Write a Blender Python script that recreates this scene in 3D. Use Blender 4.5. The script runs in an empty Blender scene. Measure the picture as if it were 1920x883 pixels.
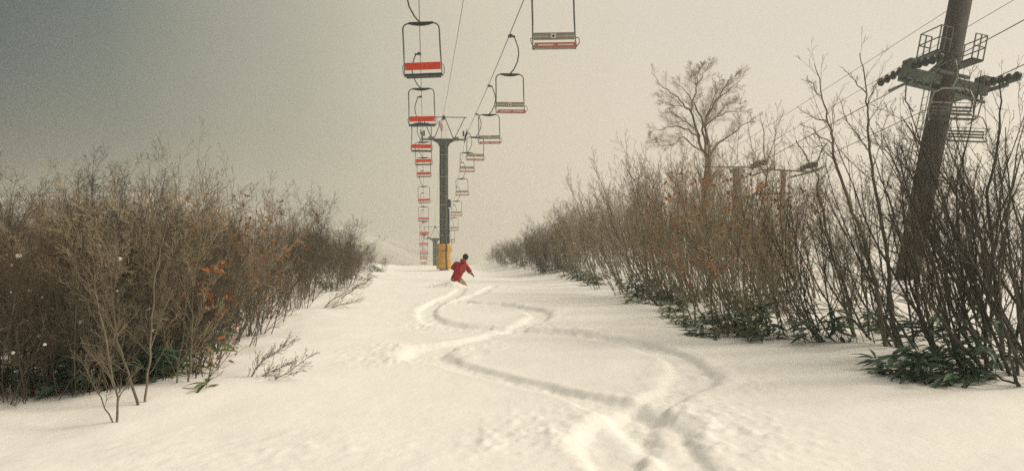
import bpy, math, random
import numpy as np
from math import radians, sin, cos, pi, atan2, sqrt
rnd = random.Random(7)
nr = np.random.RandomState(11)
S = bpy.context.scene
COL = S.collection

# ------------------------------------------------------------------ camera
CAMZ = 1.6
FPX = 1500.0
PITCH = -math.atan(21.5 / FPX)
cd = bpy.data.cameras.new('camera'); cam = bpy.data.objects.new('camera', cd); COL.objects.link(cam)
cam.location = (0, 0, CAMZ); cam.rotation_euler = (pi / 2 + PITCH, 0, 0)
cd.sensor_width = 36.0; cd.lens = 36.0 * FPX / 1920.0
cd.clip_start = 0.05; cd.clip_end = 5000
S.camera = cam

# ------------------------------------------------------------------ sky and sun
SUN_EL, SUN_AZ = radians(38), radians(78)       # azimuth clockwise from the view axis (+Y) towards +X
w = bpy.data.worlds.new('World'); S.world = w; w.use_nodes = True
nt = w.node_tree; nt.nodes.clear()
def N(t, **k):
    n = nt.nodes.new(t)
    for a, b in k.items(): setattr(n, a, b)
    return n
out = N('ShaderNodeOutputWorld'); bg = N('ShaderNodeBackground')
sky = N('ShaderNodeTexSky', sky_type='NISHITA'); sky.sun_disc = False
sky.sun_elevation = SUN_EL; sky.sun_rotation = SUN_AZ
sky.air_density = 1.0; sky.dust_density = 4.0
bgs = N('ShaderNodeBackground'); bgs.inputs['Strength'].default_value = 0.02
nt.links.new(sky.outputs[0], bgs.inputs['Color'])
tc = N('ShaderNodeTexCoord'); sp = N('ShaderNodeSeparateXYZ'); nt.links.new(tc.outputs['Generated'], sp.inputs[0])
mr = N('ShaderNodeMapRange')
mr.inputs['From Min'].default_value = -0.60; mr.inputs['From Max'].default_value = 0.40
nz = N('ShaderNodeTexNoise'); nz.inputs['Scale'].default_value = 2.2; nz.inputs['Detail'].default_value = 4
nt.links.new(tc.outputs['Generated'], nz.inputs['Vector'])
ma = N('ShaderNodeMath', operation='MULTIPLY_ADD'); ma.inputs[1].default_value = 0.18; ma.inputs[2].default_value = -0.09
nt.links.new(nz.outputs['Fac'], ma.inputs[0])
ad = N('ShaderNodeMath', operation='ADD'); nt.links.new(sp.outputs['X'], ad.inputs[0]); nt.links.new(ma.outputs[0], ad.inputs[1])
nt.links.new(ad.outputs[0], mr.inputs['Value'])
cr = N('ShaderNodeValToRGB')
RAMP = [(.0, (.024, .036, .024)), (.06, (.038, .052, .036)), (.17, (.105, .12, .082)), (.31, (.30, .29, .205)), (.43, (.47, .43, .315)), (.56, (.60, .525, .385)), (.73, (.64, .56, .43)), (1., (.65, .57, .45))]
cr.color_ramp.elements[0].color = (*RAMP[0][1], 1); cr.color_ramp.elements[0].position = 0
cr.color_ramp.elements[1].color = (*RAMP[-1][1], 1); cr.color_ramp.elements[1].position = 1
for p_, c_ in RAMP[1:-1]:
    e = cr.color_ramp.elements.new(p_); e.color = (*c_, 1)
nt.links.new(mr.outputs[0], cr.inputs[0])
# the overcast is brighter overhead than near the horizon
mz = N('ShaderNodeMapRange'); mz.inputs['From Min'].default_value = 0.25; mz.inputs['From Max'].default_value = 1.0
mz.inputs['To Min'].default_value = 1.0; mz.inputs['To Max'].default_value = 1.65
nt.links.new(sp.outputs['Z'], mz.inputs['Value'])
nt.links.new(cr.outputs[0], bg.inputs['Color']); nt.links.new(mz.outputs[0], bg.inputs['Strength'])
add = N('ShaderNodeAddShader'); nt.links.new(bg.outputs[0], add.inputs[0]); nt.links.new(bgs.outputs[0], add.inputs[1])
nt.links.new(add.outputs[0], out.inputs['Surface'])

sl = bpy.data.lights.new('sun', 'SUN'); so = bpy.data.objects.new('sun', sl); COL.objects.link(so)
sl.energy = 1.95; sl.angle = radians(14); sl.color = (1.0, 0.875, 0.69)
from mathutils import Vector, Matrix
sd = Vector((sin(SUN_AZ) * cos(SUN_EL), cos(SUN_AZ) * cos(SUN_EL), sin(SUN_EL)))
so.rotation_euler = sd.to_track_quat('Z', 'Y').to_euler(); so.location = (20, 0, 40)
S.view_settings.view_transform = 'Standard'; S.view_settings.look = 'None'
S.view_settings.exposure = 0.0; S.view_settings.gamma = 1.0; S.view_settings.use_curve_mapping = False
S.cycles.volume_bounces = 1; S.cycles.max_bounces = 6
S.cycles.use_denoising = False

# ------------------------------------------------------------------ materials
def material(name, col, rough=0.8, var=0.0, scale=8.0, col2=None, bump=0.0, bscale=60.0, metal=0.0, rand=0.0, spec=0.3, stretch=None, trans=0.0):
    m = bpy.data.materials.new(name); m.use_nodes = True
    t = m.node_tree; b = t.nodes['Principled BSDF']; b.inputs['Roughness'].default_value = rough
    b.inputs['Metallic'].default_value = metal; b.inputs['Specular IOR Level'].default_value = spec
    L = t.links.new
    if col2 is None: col2 = tuple(max(0, c * (1 - var)) for c in col)
    tcn = t.nodes.new('ShaderNodeTexCoord'); src = tcn.outputs['Object']
    if stretch:
        mp = t.nodes.new('ShaderNodeMapping'); mp.inputs['Scale'].default_value = stretch; L(src, mp.inputs[0]); src = mp.outputs[0]
    n = t.nodes.new('ShaderNodeTexNoise'); n.inputs['Scale'].default_value = scale; n.inputs['Detail'].default_value = 5
    n.inputs['Roughness'].default_value = 0.65; L(src, n.inputs['Vector'])
    r = t.nodes.new('ShaderNodeValToRGB'); r.color_ramp.elements[0].position = 0.35; r.color_ramp.elements[1].position = 0.65
    r.color_ramp.elements[0].color = (*col2, 1); r.color_ramp.elements[1].color = (*col, 1)
    L(n.outputs['Fac'], r.inputs[0]); c = r.outputs[0]
    if rand > 0:
        oi = t.nodes.new('ShaderNodeObjectInfo'); mrn = t.nodes.new('ShaderNodeMapRange')
        mrn.inputs['To Min'].default_value = 1 - rand; mrn.inputs['To Max'].default_value = 1 + rand
        L(oi.outputs['Random'], mrn.inputs['Value'])
        hs = t.nodes.new('ShaderNodeHueSaturation'); L(mrn.outputs[0], hs.inputs['Value']); L(c, hs.inputs['Color']); c = hs.outputs[0]
    L(c, b.inputs['Base Color'])
    if bump > 0:
        n2 = t.nodes.new('ShaderNodeTexNoise'); n2.inputs['Scale'].default_value = bscale; n2.inputs['Detail'].default_value = 4
        L(src, n2.inputs['Vector'])
        bp = t.nodes.new('ShaderNodeBump'); bp.inputs['Strength'].default_value = bump; bp.inputs['Distance'].default_value = 0.02
        L(n2.outputs['Fac'], bp.inputs['Height']); L(bp.outputs[0], b.inputs['Normal'])
    if trans > 0:
        b.inputs['Transmission Weight'].default_value = 0
        b.inputs['Subsurface Weight'].default_value = trans
        b.inputs['Subsurface Radius'].default_value = (0.03, 0.03, 0.02)
    return m

M = {}
M['snow'] = material('snow', (0.87, 0.865, 0.85), 0.75, col2=(0.82, 0.815, 0.80), scale=1.3, bump=0.22, bscale=26, spec=0.15)
M['snow_clump'] = material('snow_clump', (0.87, 0.87, 0.86), 0.8, col2=(0.8, 0.8, 0.79), scale=20, bump=0.3, bscale=50, spec=0.15)
M['bark_grey'] = material('bark_grey', (0.25, 0.22, 0.165), 0.9, col2=(0.10, 0.088, 0.064), scale=14, bump=0.5, rand=0.3, stretch=(1, 1, .35))
M['bark_brown'] = material('bark_brown', (0.15, 0.125, 0.09), 0.9, col2=(0.05, 0.044, 0.034), scale=9, bump=0.4, rand=0.35, stretch=(1, 1, .35))
M['bark_dark'] = material('bark_dark', (0.085, 0.078, 0.06), 0.9, col2=(0.028, 0.032, 0.028), scale=12, bump=0.5, rand=0.3, stretch=(1, 1, .35))
M['bark_pale'] = material('bark_pale', (0.23, 0.20, 0.15), 0.9, col2=(0.11, 0.095, 0.07), scale=14, bump=0.4, rand=0.15, stretch=(1, 1, .35))
M['twig_brown'] = material('twig_brown', (0.25, 0.18, 0.12), 0.9, col2=(0.09, 0.066, 0.045), scale=3, rand=0.45)
M['twig_olive'] = material('twig_olive', (0.46, 0.39, 0.27), 0.9, col2=(0.25, 0.205, 0.135), scale=3, rand=0.3)
M['twig_dark'] = material('twig_dark', (0.12, 0.105, 0.078), 0.9, col2=(0.04, 0.042, 0.034), scale=3, rand=0.45)
M['twig_pale'] = material('twig_pale', (0.27, 0.225, 0.15), 0.9, col2=(0.16, 0.13, 0.09), scale=3, rand=0.15)
M['dead_leaf'] = material('dead_leaf', (0.46, 0.185, 0.065), 0.75, col2=(0.20, 0.08, 0.035), scale=7, rand=0.2)
M['bamboo_leaf'] = material('bamboo_leaf', (0.06, 0.125, 0.06), 0.5, col2=(0.018, 0.055, 0.034), scale=5, rand=0.3, spec=0.4)
M['bamboo_pale'] = material('bamboo_pale', (0.15, 0.19, 0.06), 0.5, col2=(0.06, 0.10, 0.035), scale=5, rand=0.3, spec=0.4)
M['green_paint'] = material('green_paint', (0.014, 0.040, 0.033), 0.5, col2=(0.010, 0.024, 0.022), scale=2.0, bump=0.1, stretch=(1, 1, .2), spec=0.4)
M['steel'] = material('steel', (0.17, 0.18, 0.16), 0.5, col2=(0.09, 0.10, 0.095), scale=6, metal=0.5, bump=0.1)
M['steel_dark'] = material('steel_dark', (0.035, 0.058, 0.052), 0.5, col2=(0.016, 0.028, 0.026), scale=6, metal=0.3)
M['galvanised'] = material('galvanised', (0.36, 0.36, 0.34), 0.5, col2=(0.24, 0.25, 0.24), scale=9, metal=0.4)
M['arm_paint'] = material('arm_paint', (0.11, 0.145, 0.125), 0.55, col2=(0.05, 0.07, 0.062), scale=5, bump=0.15, spec=0.4)
M['hazed_steel'] = material('hazed_steel', (0.22, 0.21, 0.17), 0.8, col2=(0.15, 0.145, 0.12), scale=5)  # paler steel for the far towers, their haze put into the colour
M['rust_post'] = material('rust_post', (0.042, 0.036, 0.030), 0.85, col2=(0.014, 0.016, 0.016), scale=3.0, bump=0.4, bscale=25, stretch=(1, 1, .4))
M['red_paint'] = material('red_paint', (0.74, 0.065, 0.022), 0.5, col2=(0.62, 0.05, 0.02), scale=5, bump=0.05)
M['red_faded'] = material('red_faded', (0.50, 0.17, 0.13), 0.6, col2=(0.40, 0.14, 0.11), scale=5)
M['grey_slat'] = material('grey_slat', (0.36, 0.345, 0.27), 0.7, col2=(0.25, 0.24, 0.19), scale=12, stretch=(.2, 1, 1))
M['seat_dark'] = material('seat_dark', (0.045, 0.06, 0.075), 0.6, col2=(0.025, 0.032, 0.04), scale=8)
M['white_paint'] = material('white_paint', (0.72, 0.68, 0.62), 0.5, col2=(0.6, 0.57, 0.52), scale=8)
M['black'] = material('black_rubber', (0.012, 0.012, 0.014), 0.6, col2=(0.02, 0.02, 0.022), scale=9)
M['pad'] = material('yellow_pad', (0.62, 0.34, 0.045), 0.65, col2=(0.47, 0.25, 0.035), scale=2.2, bump=0.3, bscale=7)
M['pink'] = material('pink_cloth', (0.62, 0.42, 0.45), 0.8, col2=(0.5, 0.33, 0.36), scale=9)
M['jacket'] = material('red_jacket', (0.36, 0.022, 0.030), 0.75, col2=(0.22, 0.012, 0.020), scale=5, bump=0.5, bscale=14)
M['trousers'] = material('beige_trousers', (0.50, 0.43, 0.27), 0.85, col2=(0.36, 0.31, 0.19), scale=6, bump=0.5, bscale=16)
M['skin'] = material('skin', (0.52, 0.30, 0.21), 0.5, col2=(0.45, 0.24, 0.17), scale=9)
M['beanie'] = material('black_knit', (0.02, 0.022, 0.028), 0.9, col2=(0.01, 0.011, 0.014), scale=40, bump=0.4)
M['board'] = material('board_top', (0.05, 0.06, 0.07), 0.4, col2=(0.03, 0.035, 0.04), scale=3)

# forest on snowy hill, with part of the far haze put into its pale colours
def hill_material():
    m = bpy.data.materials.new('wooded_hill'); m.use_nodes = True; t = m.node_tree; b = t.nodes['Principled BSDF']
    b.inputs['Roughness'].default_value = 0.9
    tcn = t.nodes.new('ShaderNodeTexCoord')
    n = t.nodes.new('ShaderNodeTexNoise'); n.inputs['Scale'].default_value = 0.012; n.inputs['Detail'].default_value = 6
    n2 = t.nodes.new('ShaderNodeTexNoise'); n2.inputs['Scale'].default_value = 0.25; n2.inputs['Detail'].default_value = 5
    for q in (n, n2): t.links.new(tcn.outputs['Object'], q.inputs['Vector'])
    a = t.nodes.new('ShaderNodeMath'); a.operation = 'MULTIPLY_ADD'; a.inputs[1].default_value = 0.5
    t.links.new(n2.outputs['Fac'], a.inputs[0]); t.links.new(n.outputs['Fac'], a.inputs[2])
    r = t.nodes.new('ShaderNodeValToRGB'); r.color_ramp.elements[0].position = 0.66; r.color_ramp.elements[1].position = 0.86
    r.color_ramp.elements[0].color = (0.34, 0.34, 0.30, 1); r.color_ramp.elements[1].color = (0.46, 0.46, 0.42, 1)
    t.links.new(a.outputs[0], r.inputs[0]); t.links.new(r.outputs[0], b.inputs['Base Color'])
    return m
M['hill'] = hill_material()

# ------------------------------------------------------------------ helpers
def link(o, parent=None):
    COL.objects.link(o)
    if parent is not None: o.parent = parent
    return o
def tag(o, label=None, cat=None, group=None, kind=None):
    if label: o['label'] = label
    if cat: o['category'] = cat
    if group: o['group'] = group
    if kind: o['kind'] = kind
    return o
def empty(name, loc=(0, 0, 0), rz=0.0, **k):
    o = bpy.data.objects.new(name, None); o.location = loc; o.rotation_euler = (0, 0, rz); o.empty_display_size = 0.3
    link(o); return tag(o, **k)
def copy_tree(o, parent=None):
    c = o.copy(); COL.objects.link(c)
    if parent is not None: c.parent = parent
    for ch in o.children: copy_tree(ch, c)
    return c

def W(px, py, d):
    """point of the place at depth d (metres along +Y) that the photograph shows at that pixel"""
    y, z = FPX, 441.5 - py
    Y = y * cos(PITCH) - z * sin(PITCH); Z = y * sin(PITCH) + z * cos(PITCH)
    s = d / Y
    return np.array([(px - 960) * s, d, CAMZ + Z * s])

class MB:
    """collects shapes into one mesh"""
    def __init__(s): s.v = []; s.f = []; s.n = 0
    def addvf(s, V, F):
        V = np.asarray(V, float); s.v.append(V)
        for f in F: s.f.append(tuple(i + s.n for i in f))
        s.n += len(V); return s
    def box(s, c, size, R=None):
        x, y, z = [q / 2 for q in size]
        V = np.array([(a * x, b * y, d * z) for a in (-1, 1) for b in (-1, 1) for d in (-1, 1)])
        if R is not None: V = V @ np.array(R).T
        V = V + np.array(c)
        F = [(0, 1, 3, 2), (4, 6, 7, 5), (0, 4, 5, 1), (2, 3, 7, 6), (0, 2, 6, 4), (1, 5, 7, 3)]
        return s.addvf(V, F)
    def beam(s, p, q, wd, ht):
        """box-section bar from p to q"""
        p = np.array(p, float); q = np.array(q, float); d = q - p; L = np.linalg.norm(d); d /= L
        up = np.array([0, 0, 1.]) if abs(d[2]) < .95 else np.array([0, 1., 0])
        a = np.cross(d, up); a /= np.linalg.norm(a); b = np.cross(a, d)
        R = np.stack([d, a, b], 1)
        return s.box((p + q) / 2, (L, wd, ht), R)
    def tube(s, P, r, n=6, cap=True, closed=False):
        P = np.asarray(P, float); k = len(P); r = np.broadcast_to(np.asarray(r, float), (k,))
        if closed: T = np.roll(P, -1, 0) - np.roll(P, 1, 0)
        else:
            T = np.empty_like(P); T[1:-1] = P[2:] - P[:-2]; T[0] = P[1] - P[0]; T[-1] = P[-1] - P[-2]
        T /= np.linalg.norm(T, axis=1)[:, None] + 1e-12
        m = T.mean(0); ref = np.eye(3)[np.argmin(np.abs(T).max(0))]
        A = np.cross(T, ref); A /= np.linalg.norm(A, axis=1)[:, None] + 1e-12; B = np.cross(T, A)
        th = np.arange(n) * 2 * pi / n
        V = P[:, None] + r[:, None, None] * (np.cos(th)[None, :, None] * A[:, None] + np.sin(th)[None, :, None] * B[:, None])
        F = []
        rng = range(k if closed else k - 1)
        for i in rng:
            i2 = (i + 1) % k
            for j in range(n):
                j2 = (j + 1) % n
                F.append((i * n + j, i * n + j2, i2 * n + j2, i2 * n + j))
        if cap and not closed:
            F.append(tuple(range(n))[::-1]); F.append(tuple((k - 1) * n + j for j in range(n)))
        return s.addvf(V.reshape(-1, 3), F)
    def cyl(s, p, q, r, n=16, r2=None): return s.tube([p, q], [r, r if r2 is None else r2], n)
    def build(s, name, m, parent=None, smooth=False, **k):
        me = mesh(name, np.concatenate(s.v), s.f, m, smooth)
        o = bpy.data.objects.new(name, me); link(o, parent); return tag(o, **k)

def mesh(name, V, F, m, smooth=False):
    me = bpy.data.meshes.new(name); me.from_pydata(V.tolist() if hasattr(V, 'tolist') else V, [], F)
    me.materials.append(m)
    if smooth: me.polygons.foreach_set('use_smooth', [True] * len(me.polygons))
    me.update(); return me

# lattice noise in numpy
PERM = np.random.RandomState(3).rand(256, 256)
def vnoise(x, y):
    xi = np.floor(x).astype(int); yi = np.floor(y).astype(int); fx = x - xi; fy = y - yi
    fx = fx * fx * (3 - 2 * fx); fy = fy * fy * (3 - 2 * fy)
    a = PERM[xi & 255, yi & 255]; b = PERM[(xi + 1) & 255, yi & 255]; c = PERM[xi & 255, (yi + 1) & 255]; d = PERM[(xi + 1) & 255, (yi + 1) & 255]
    return (a + (b - a) * fx) * (1 - fy) + (c + (d - c) * fx) * fy - 0.5
def fbm(x, y, o=3):
    r = 0; a = 1
    for i in range(o): r = r + a * vnoise(x * 2 ** i + 17.3 * i, y * 2 ** i - 9.1 * i); a *= .5
    return r
def sstep(a, b, x):
    t = np.clip((x - a) / (b - a), 0, 1); return t * t * (3 - 2 * t)

# ------------------------------------------------------------------ terrain
_ty = np.arange(-120, 900, 0.5)
_tz = np.interp(_ty, [-120, -60, -10, 0, 10, 20, 30, 40, 50, 60, 70, 74, 83, 88, 100, 150, 250, 350, 900],
                [5, 2.2, .3, 0, -.12, -.38, -.74, -1.14, -1.58, -2.1, -2.6, -2.68, -2.72, -3.15, -5.0, -13, -29, -33, -33])
_k = np.exp(-np.linspace(-2, 2, 13) ** 2); _k /= _k.sum()
_tz = np.convolve(np.pad(_tz, 6, mode='edge'), _k, 'valid')
def xr(y): return np.interp(y, [0, 8, 9, 11, 12.5, 15, 18.5, 30, 55, 85, 120], [6, 5.3, 4.9, 4.4, 3.4, 3.2, 2.8, 2.6, 1.5, -3.2, -8])
def xl(y): return np.interp(y, [0, 6.7, 8.7, 12, 17.6, 29, 50, 80, 120], [-4.2, -3.6, -3.2, -3.7, -4.3, -5.5, -8.2, -11.9, -17])
def base_h(x, y):
    z = np.interp(y, _ty, _tz)
    A = np.interp(y, [0, 20, 30, 50, 60, 80, 110, 160], [0, 0, .15, .8, 1.15, 1.7, 2.5, 0])
    z = z + A * sstep(-2.0, 5.0, x - xr(y)) + A * .35 * sstep(-1.0, 5.0, xl(y) - x)
    fade = np.interp(y, [-50, 90, 150], [1, 1, 0])
    near_bank = sstep(-1.2, 1.0, x - xr(y)) + sstep(-1.2, 1.0, xl(y) - x)
    z = z + fade * (.16 * fbm(x * .13 + 5, y * .09, 2) + (.03 + .11 * near_bank) * fbm(x * .8, y * .5 + 3, 3))
    return z
def gz(x, y): return float(base_h(np.array([float(x)]), np.array([float(y)]))[0])
def ground_hit(px, py):
    lo, hi = 3.0, 82.0
    for d in np.arange(3, 82, .1):
        p = W(px, py, d)
        if p[2] < gz(p[0], d): return p
    return W(px, py, 80)

# two braided snowboard tracks, from the rider back to the camera
TR_A = [(866, 541), (852, 553), (822, 566), (801, 582), (812, 600), (860, 612), (960, 618), (1060, 624), (1180, 642), (1265, 668), (1300, 705), (1255, 742), (1195, 775), (1150, 815), (1160, 875)]
TR_B = [(925, 536), (900, 550), (862, 566), (930, 571), (1000, 581), (1010, 596), (965, 617), (890, 638), (815, 655), (800, 668), (860, 686), (930, 706), (1040, 733), (1150, 762), (1235, 800), (1290, 875)]
def smooth_path(P, n):
    P = np.array([ground_hit(*p)[:2] for p in P]); m = len(P); out = []
    for i in range(m - 1):
        p0 = P[max(i - 1, 0)]; p1 = P[i]; p2 = P[i + 1]; p3 = P[min(i + 2, m - 1)]
        for t in np.arange(n) / n:
            out.append(.5 * ((2 * p1) + (-p0 + p2) * t + (2 * p0 - 5 * p1 + 4 * p2 - p3) * t * t + (-p0 + 3 * p1 - 3 * p2 + p3) * t ** 3))
    out.append(P[-1]); return np.array(out)
PA, PB = smooth_path(TR_A, 7), smooth_path(TR_B, 7)

def signed_dist(X, Y, path):
    D = np.full(X.shape, 9.0); Sg = np.zeros(X.shape); U = np.zeros(X.shape)
    cum = 0
    d1 = np.gradient(path, axis=0); d2 = np.gradient(d1, axis=0)
    curv = d1[:, 0] * d2[:, 1] - d1[:, 1] * d2[:, 0]; curv /= (np.linalg.norm(d1, axis=1) ** 3 + 1e-6)
    curv = np.convolve(curv, np.ones(5) / 5, 'same')
    for i in range(len(path) - 1):
        a, b = path[i], path[i + 1]; ab = b - a; L = np.linalg.norm(ab)
        m = (X > min(a[0], b[0]) - 1.6) & (X < max(a[0], b[0]) + 1.6) & (Y > min(a[1], b[1]) - 1.6) & (Y < max(a[1], b[1]) + 1.6)
        x = X[m]; y = Y[m]
        t = np.clip(((x - a[0]) * ab[0] + (y - a[1]) * ab[1]) / (L * L + 1e-9), 0, 1)
        dx = x - a[0] - t * ab[0]; dy = y - a[1] - t * ab[1]; d = np.hypot(dx, dy)
        side = np.sign(ab[0] * dy - ab[1] * dx)
        cur = D[m]; better = d < cur
        Dm = D[m]; Dm[better] = d[better]; D[m] = Dm
        Sm = Sg[m]; Sm[better] = side[better] * -np.clip(curv[i] * 2.0, -1, 1); Sg[m] = Sm
    return D, Sg

RIDER = ((862 - 960) / FPX * 30.0, 30.0)
def make_ground():
    ys = [-100, -70, -50, -35, -25, -18, -12, -8, -5, -2.5, -.5, 1, 2, 3, 3.8]
    y = 3.8
    while y < 92: y *= 1.0064; ys.append(y)
    while y < 600: y *= 1.03; ys.append(y)
    ys = np.array(ys); nc = 760
    u = np.linspace(-1, 1, nc); u = .55 * u + .45 * u ** 3
    hw = np.sqrt((.82 * ys) ** 2 + 15 ** 2) + np.where(ys < 0, -ys * .3, 0)
    X = hw[:, None] * u[None, :]; Y = np.repeat(ys[:, None], nc, 1)
    Z = base_h(X, Y)
    for path, wd in ((PA, .22), (PB, .20)):
        D, Sg = signed_dist(X, Y, path)
        turn = np.abs(Sg); wdt = wd * (1 + .9 * turn)
        wob = 1 + .35 * fbm(X * 2.1, Y * 2.1, 2); s = D / (wdt * wob)
        core = 1 - sstep(.45, 1.0, s)
        depth = .05 + .022 * turn
        lumps = fbm(X * 10, Y * 10, 3)
        Z += -depth * core * (1 + .45 * lumps)
        Z += .012 * np.exp(-((s - 1.25) / .32) ** 2) * (1 + 1.3 * lumps) * (.4 + .7 * turn)
        outside = np.clip(Sg, 0, 1) * (1 - sstep(.7, 1.5, D)) * sstep(.8, 1.2, s)
        Z += outside * (.006 + .055 * np.maximum(fbm(X * 13, Y * 13, 3), 0))
    # churned snow where the tracks meet close to the camera, and old tracks low on the left
    c1 = np.exp(-(((X - 1.35) / 1.0) ** 2 + ((Y - 6.3) / 1.25) ** 2))
    c2 = np.exp(-(((X + 1.7) / 1.6) ** 2 + ((Y - 5.9) / .45) ** 2))
    c3 = np.exp(-(((X + .7) / .55) ** 2 + ((Y - 11.2) / .6) ** 2))
    rough = np.maximum(fbm(X * 10, Y * 10, 4) + .05, 0)
    Z += (.045 * c1 + .026 * c2 + .04 * c3) * rough - .02 * c1
    rx, ry = RIDER
    Z += .26 * np.exp(-(((X - rx + .25 + .35 * (Y - ry + .5)) / .42) ** 2 + ((Y - ry + .42) / .40) ** 2)) * (1 + .8 * fbm(X * 4, Y * 4, 3))
    nrm = fbm(X * 14, Y * 14, 2)
    Z += .004 * nrm * (Y < 25)
    V = np.stack([X, Y, Z], 2).reshape(-1, 3).astype(np.float32)
    nrw = len(ys); idx = np.arange(nrw * nc).reshape(nrw, nc)
    Q = np.stack([idx[:-1, :-1], idx[:-1, 1:], idx[1:, 1:], idx[1:, :-1]], 2).reshape(-1, 4)
    me = bpy.data.meshes.new('snow_ground')
    me.vertices.add(len(V)); me.vertices.foreach_set('co', V.ravel())
    me.loops.add(Q.size); me.loops.foreach_set('vertex_index', Q.ravel().astype(np.int32))
    me.polygons.add(len(Q)); me.polygons.foreach_set('loop_start', np.arange(0, Q.size, 4, dtype=np.int32))
    me.polygons.foreach_set('use_smooth', np.ones(len(Q), bool))
    me.materials.append(M['snow']); me.update(); me.validate()
    o = bpy.data.objects.new('snow_ground', me); link(o); o['kind'] = 'structure'
make_ground()

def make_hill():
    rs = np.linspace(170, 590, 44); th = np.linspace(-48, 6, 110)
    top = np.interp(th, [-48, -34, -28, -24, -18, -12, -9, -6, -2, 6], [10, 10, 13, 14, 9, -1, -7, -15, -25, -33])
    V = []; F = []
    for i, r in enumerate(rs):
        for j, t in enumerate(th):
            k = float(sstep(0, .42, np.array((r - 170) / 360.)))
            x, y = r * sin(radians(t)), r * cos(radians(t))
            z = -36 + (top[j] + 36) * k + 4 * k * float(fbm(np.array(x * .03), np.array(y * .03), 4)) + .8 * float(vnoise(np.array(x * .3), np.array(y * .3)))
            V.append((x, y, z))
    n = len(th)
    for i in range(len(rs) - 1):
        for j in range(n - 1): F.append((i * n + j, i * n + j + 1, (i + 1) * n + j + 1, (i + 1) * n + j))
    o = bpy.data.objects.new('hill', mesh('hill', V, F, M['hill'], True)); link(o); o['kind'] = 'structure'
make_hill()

# ------------------------------------------------------------------ main lift: ropes, towers, chairs
LDX = (797.5 - 960) / FPX                # the line runs a little to the left of the view axis
LYAW = math.atan2(-LDX, 1.0)
_cy = [-40, 10, 27, 39, 52, 63.6, 74, 78, 84, 88, 100, 112, 124, 140, 170, 230]
_cz = [9.8, 8.9, 8.62, 8.35, 8.2, 8.2, 8.1, 7.65, 6.45, 5.75, 3.8, 1.95, .1, -2.2, -5.2, -13]
def rope(L, y, dz=0.0): return np.array([L + LDX * y, y, CAMZ + float(np.interp(y, _cy, _cz)) + dz])
RYS = list(np.arange(-40, 70, 5)) + list(np.arange(70, 95, 2)) + list(np.arange(95, 226, 5))
for L, lb in ((-.23, 'steel haul rope carrying the red-backed chairs over the run'), (3.77, 'steel haul rope carrying the grey slatted chairs over the run')):
    b = MB(); b.tube([rope(L, y) for y in RYS], .019, 6)
    b.build('haul_rope', M['steel'], smooth=True, label=lb, cat='lift cable', group='ropes of the middle chairlift')
b = MB(); b.tube([np.array([1.62 + LDX * y, y, CAMZ + z]) for y, z in ((-40, 10.5), (0, 9.8), (20, 9.5), (40, 9.4), (60, 9.5), (74, 9.98), (95, 6.0), (140, -.6), (200, -8))], .013, 5)
b.build('signal_cable', M['steel_dark'], smooth=True, label='thin signal cable running over the top frame of the dark green lift tower', cat='cable')

def sheave_train(b_beam, wheels, x, z, n, span, slope0=0.0, slope1=0.0):
    """n wheels in a row along y, on one side"""
    pts = []
    for i in range(n):
        t = -1 + 2 * i / (n - 1); y = t * span / 2
        dz = (slope1 if t > 0 else slope0) * abs(y)
        pts.append((x, y, z + dz))
    for a, c in zip(pts[:-1], pts[1:]): b_beam.beam((a[0], a[1], a[2] - .02), (c[0], c[1], c[2] - .02), .05, .12)
    for p in pts: wheels.append(p)

def wheel_mesh():
    b = MB(); b.tube([(-.05, 0, 0), (-.045, 0, 0), (.045, 0, 0), (.05, 0, 0)], [.12, .19, .19, .12], 18)
    b.tube([(-.07, 0, 0), (.07, 0, 0)], .04, 8)
    me = mesh('sheave_wheel', np.concatenate(b.v), b.f, M['steel_dark']); return me
WHEEL = wheel_mesh()

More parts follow.
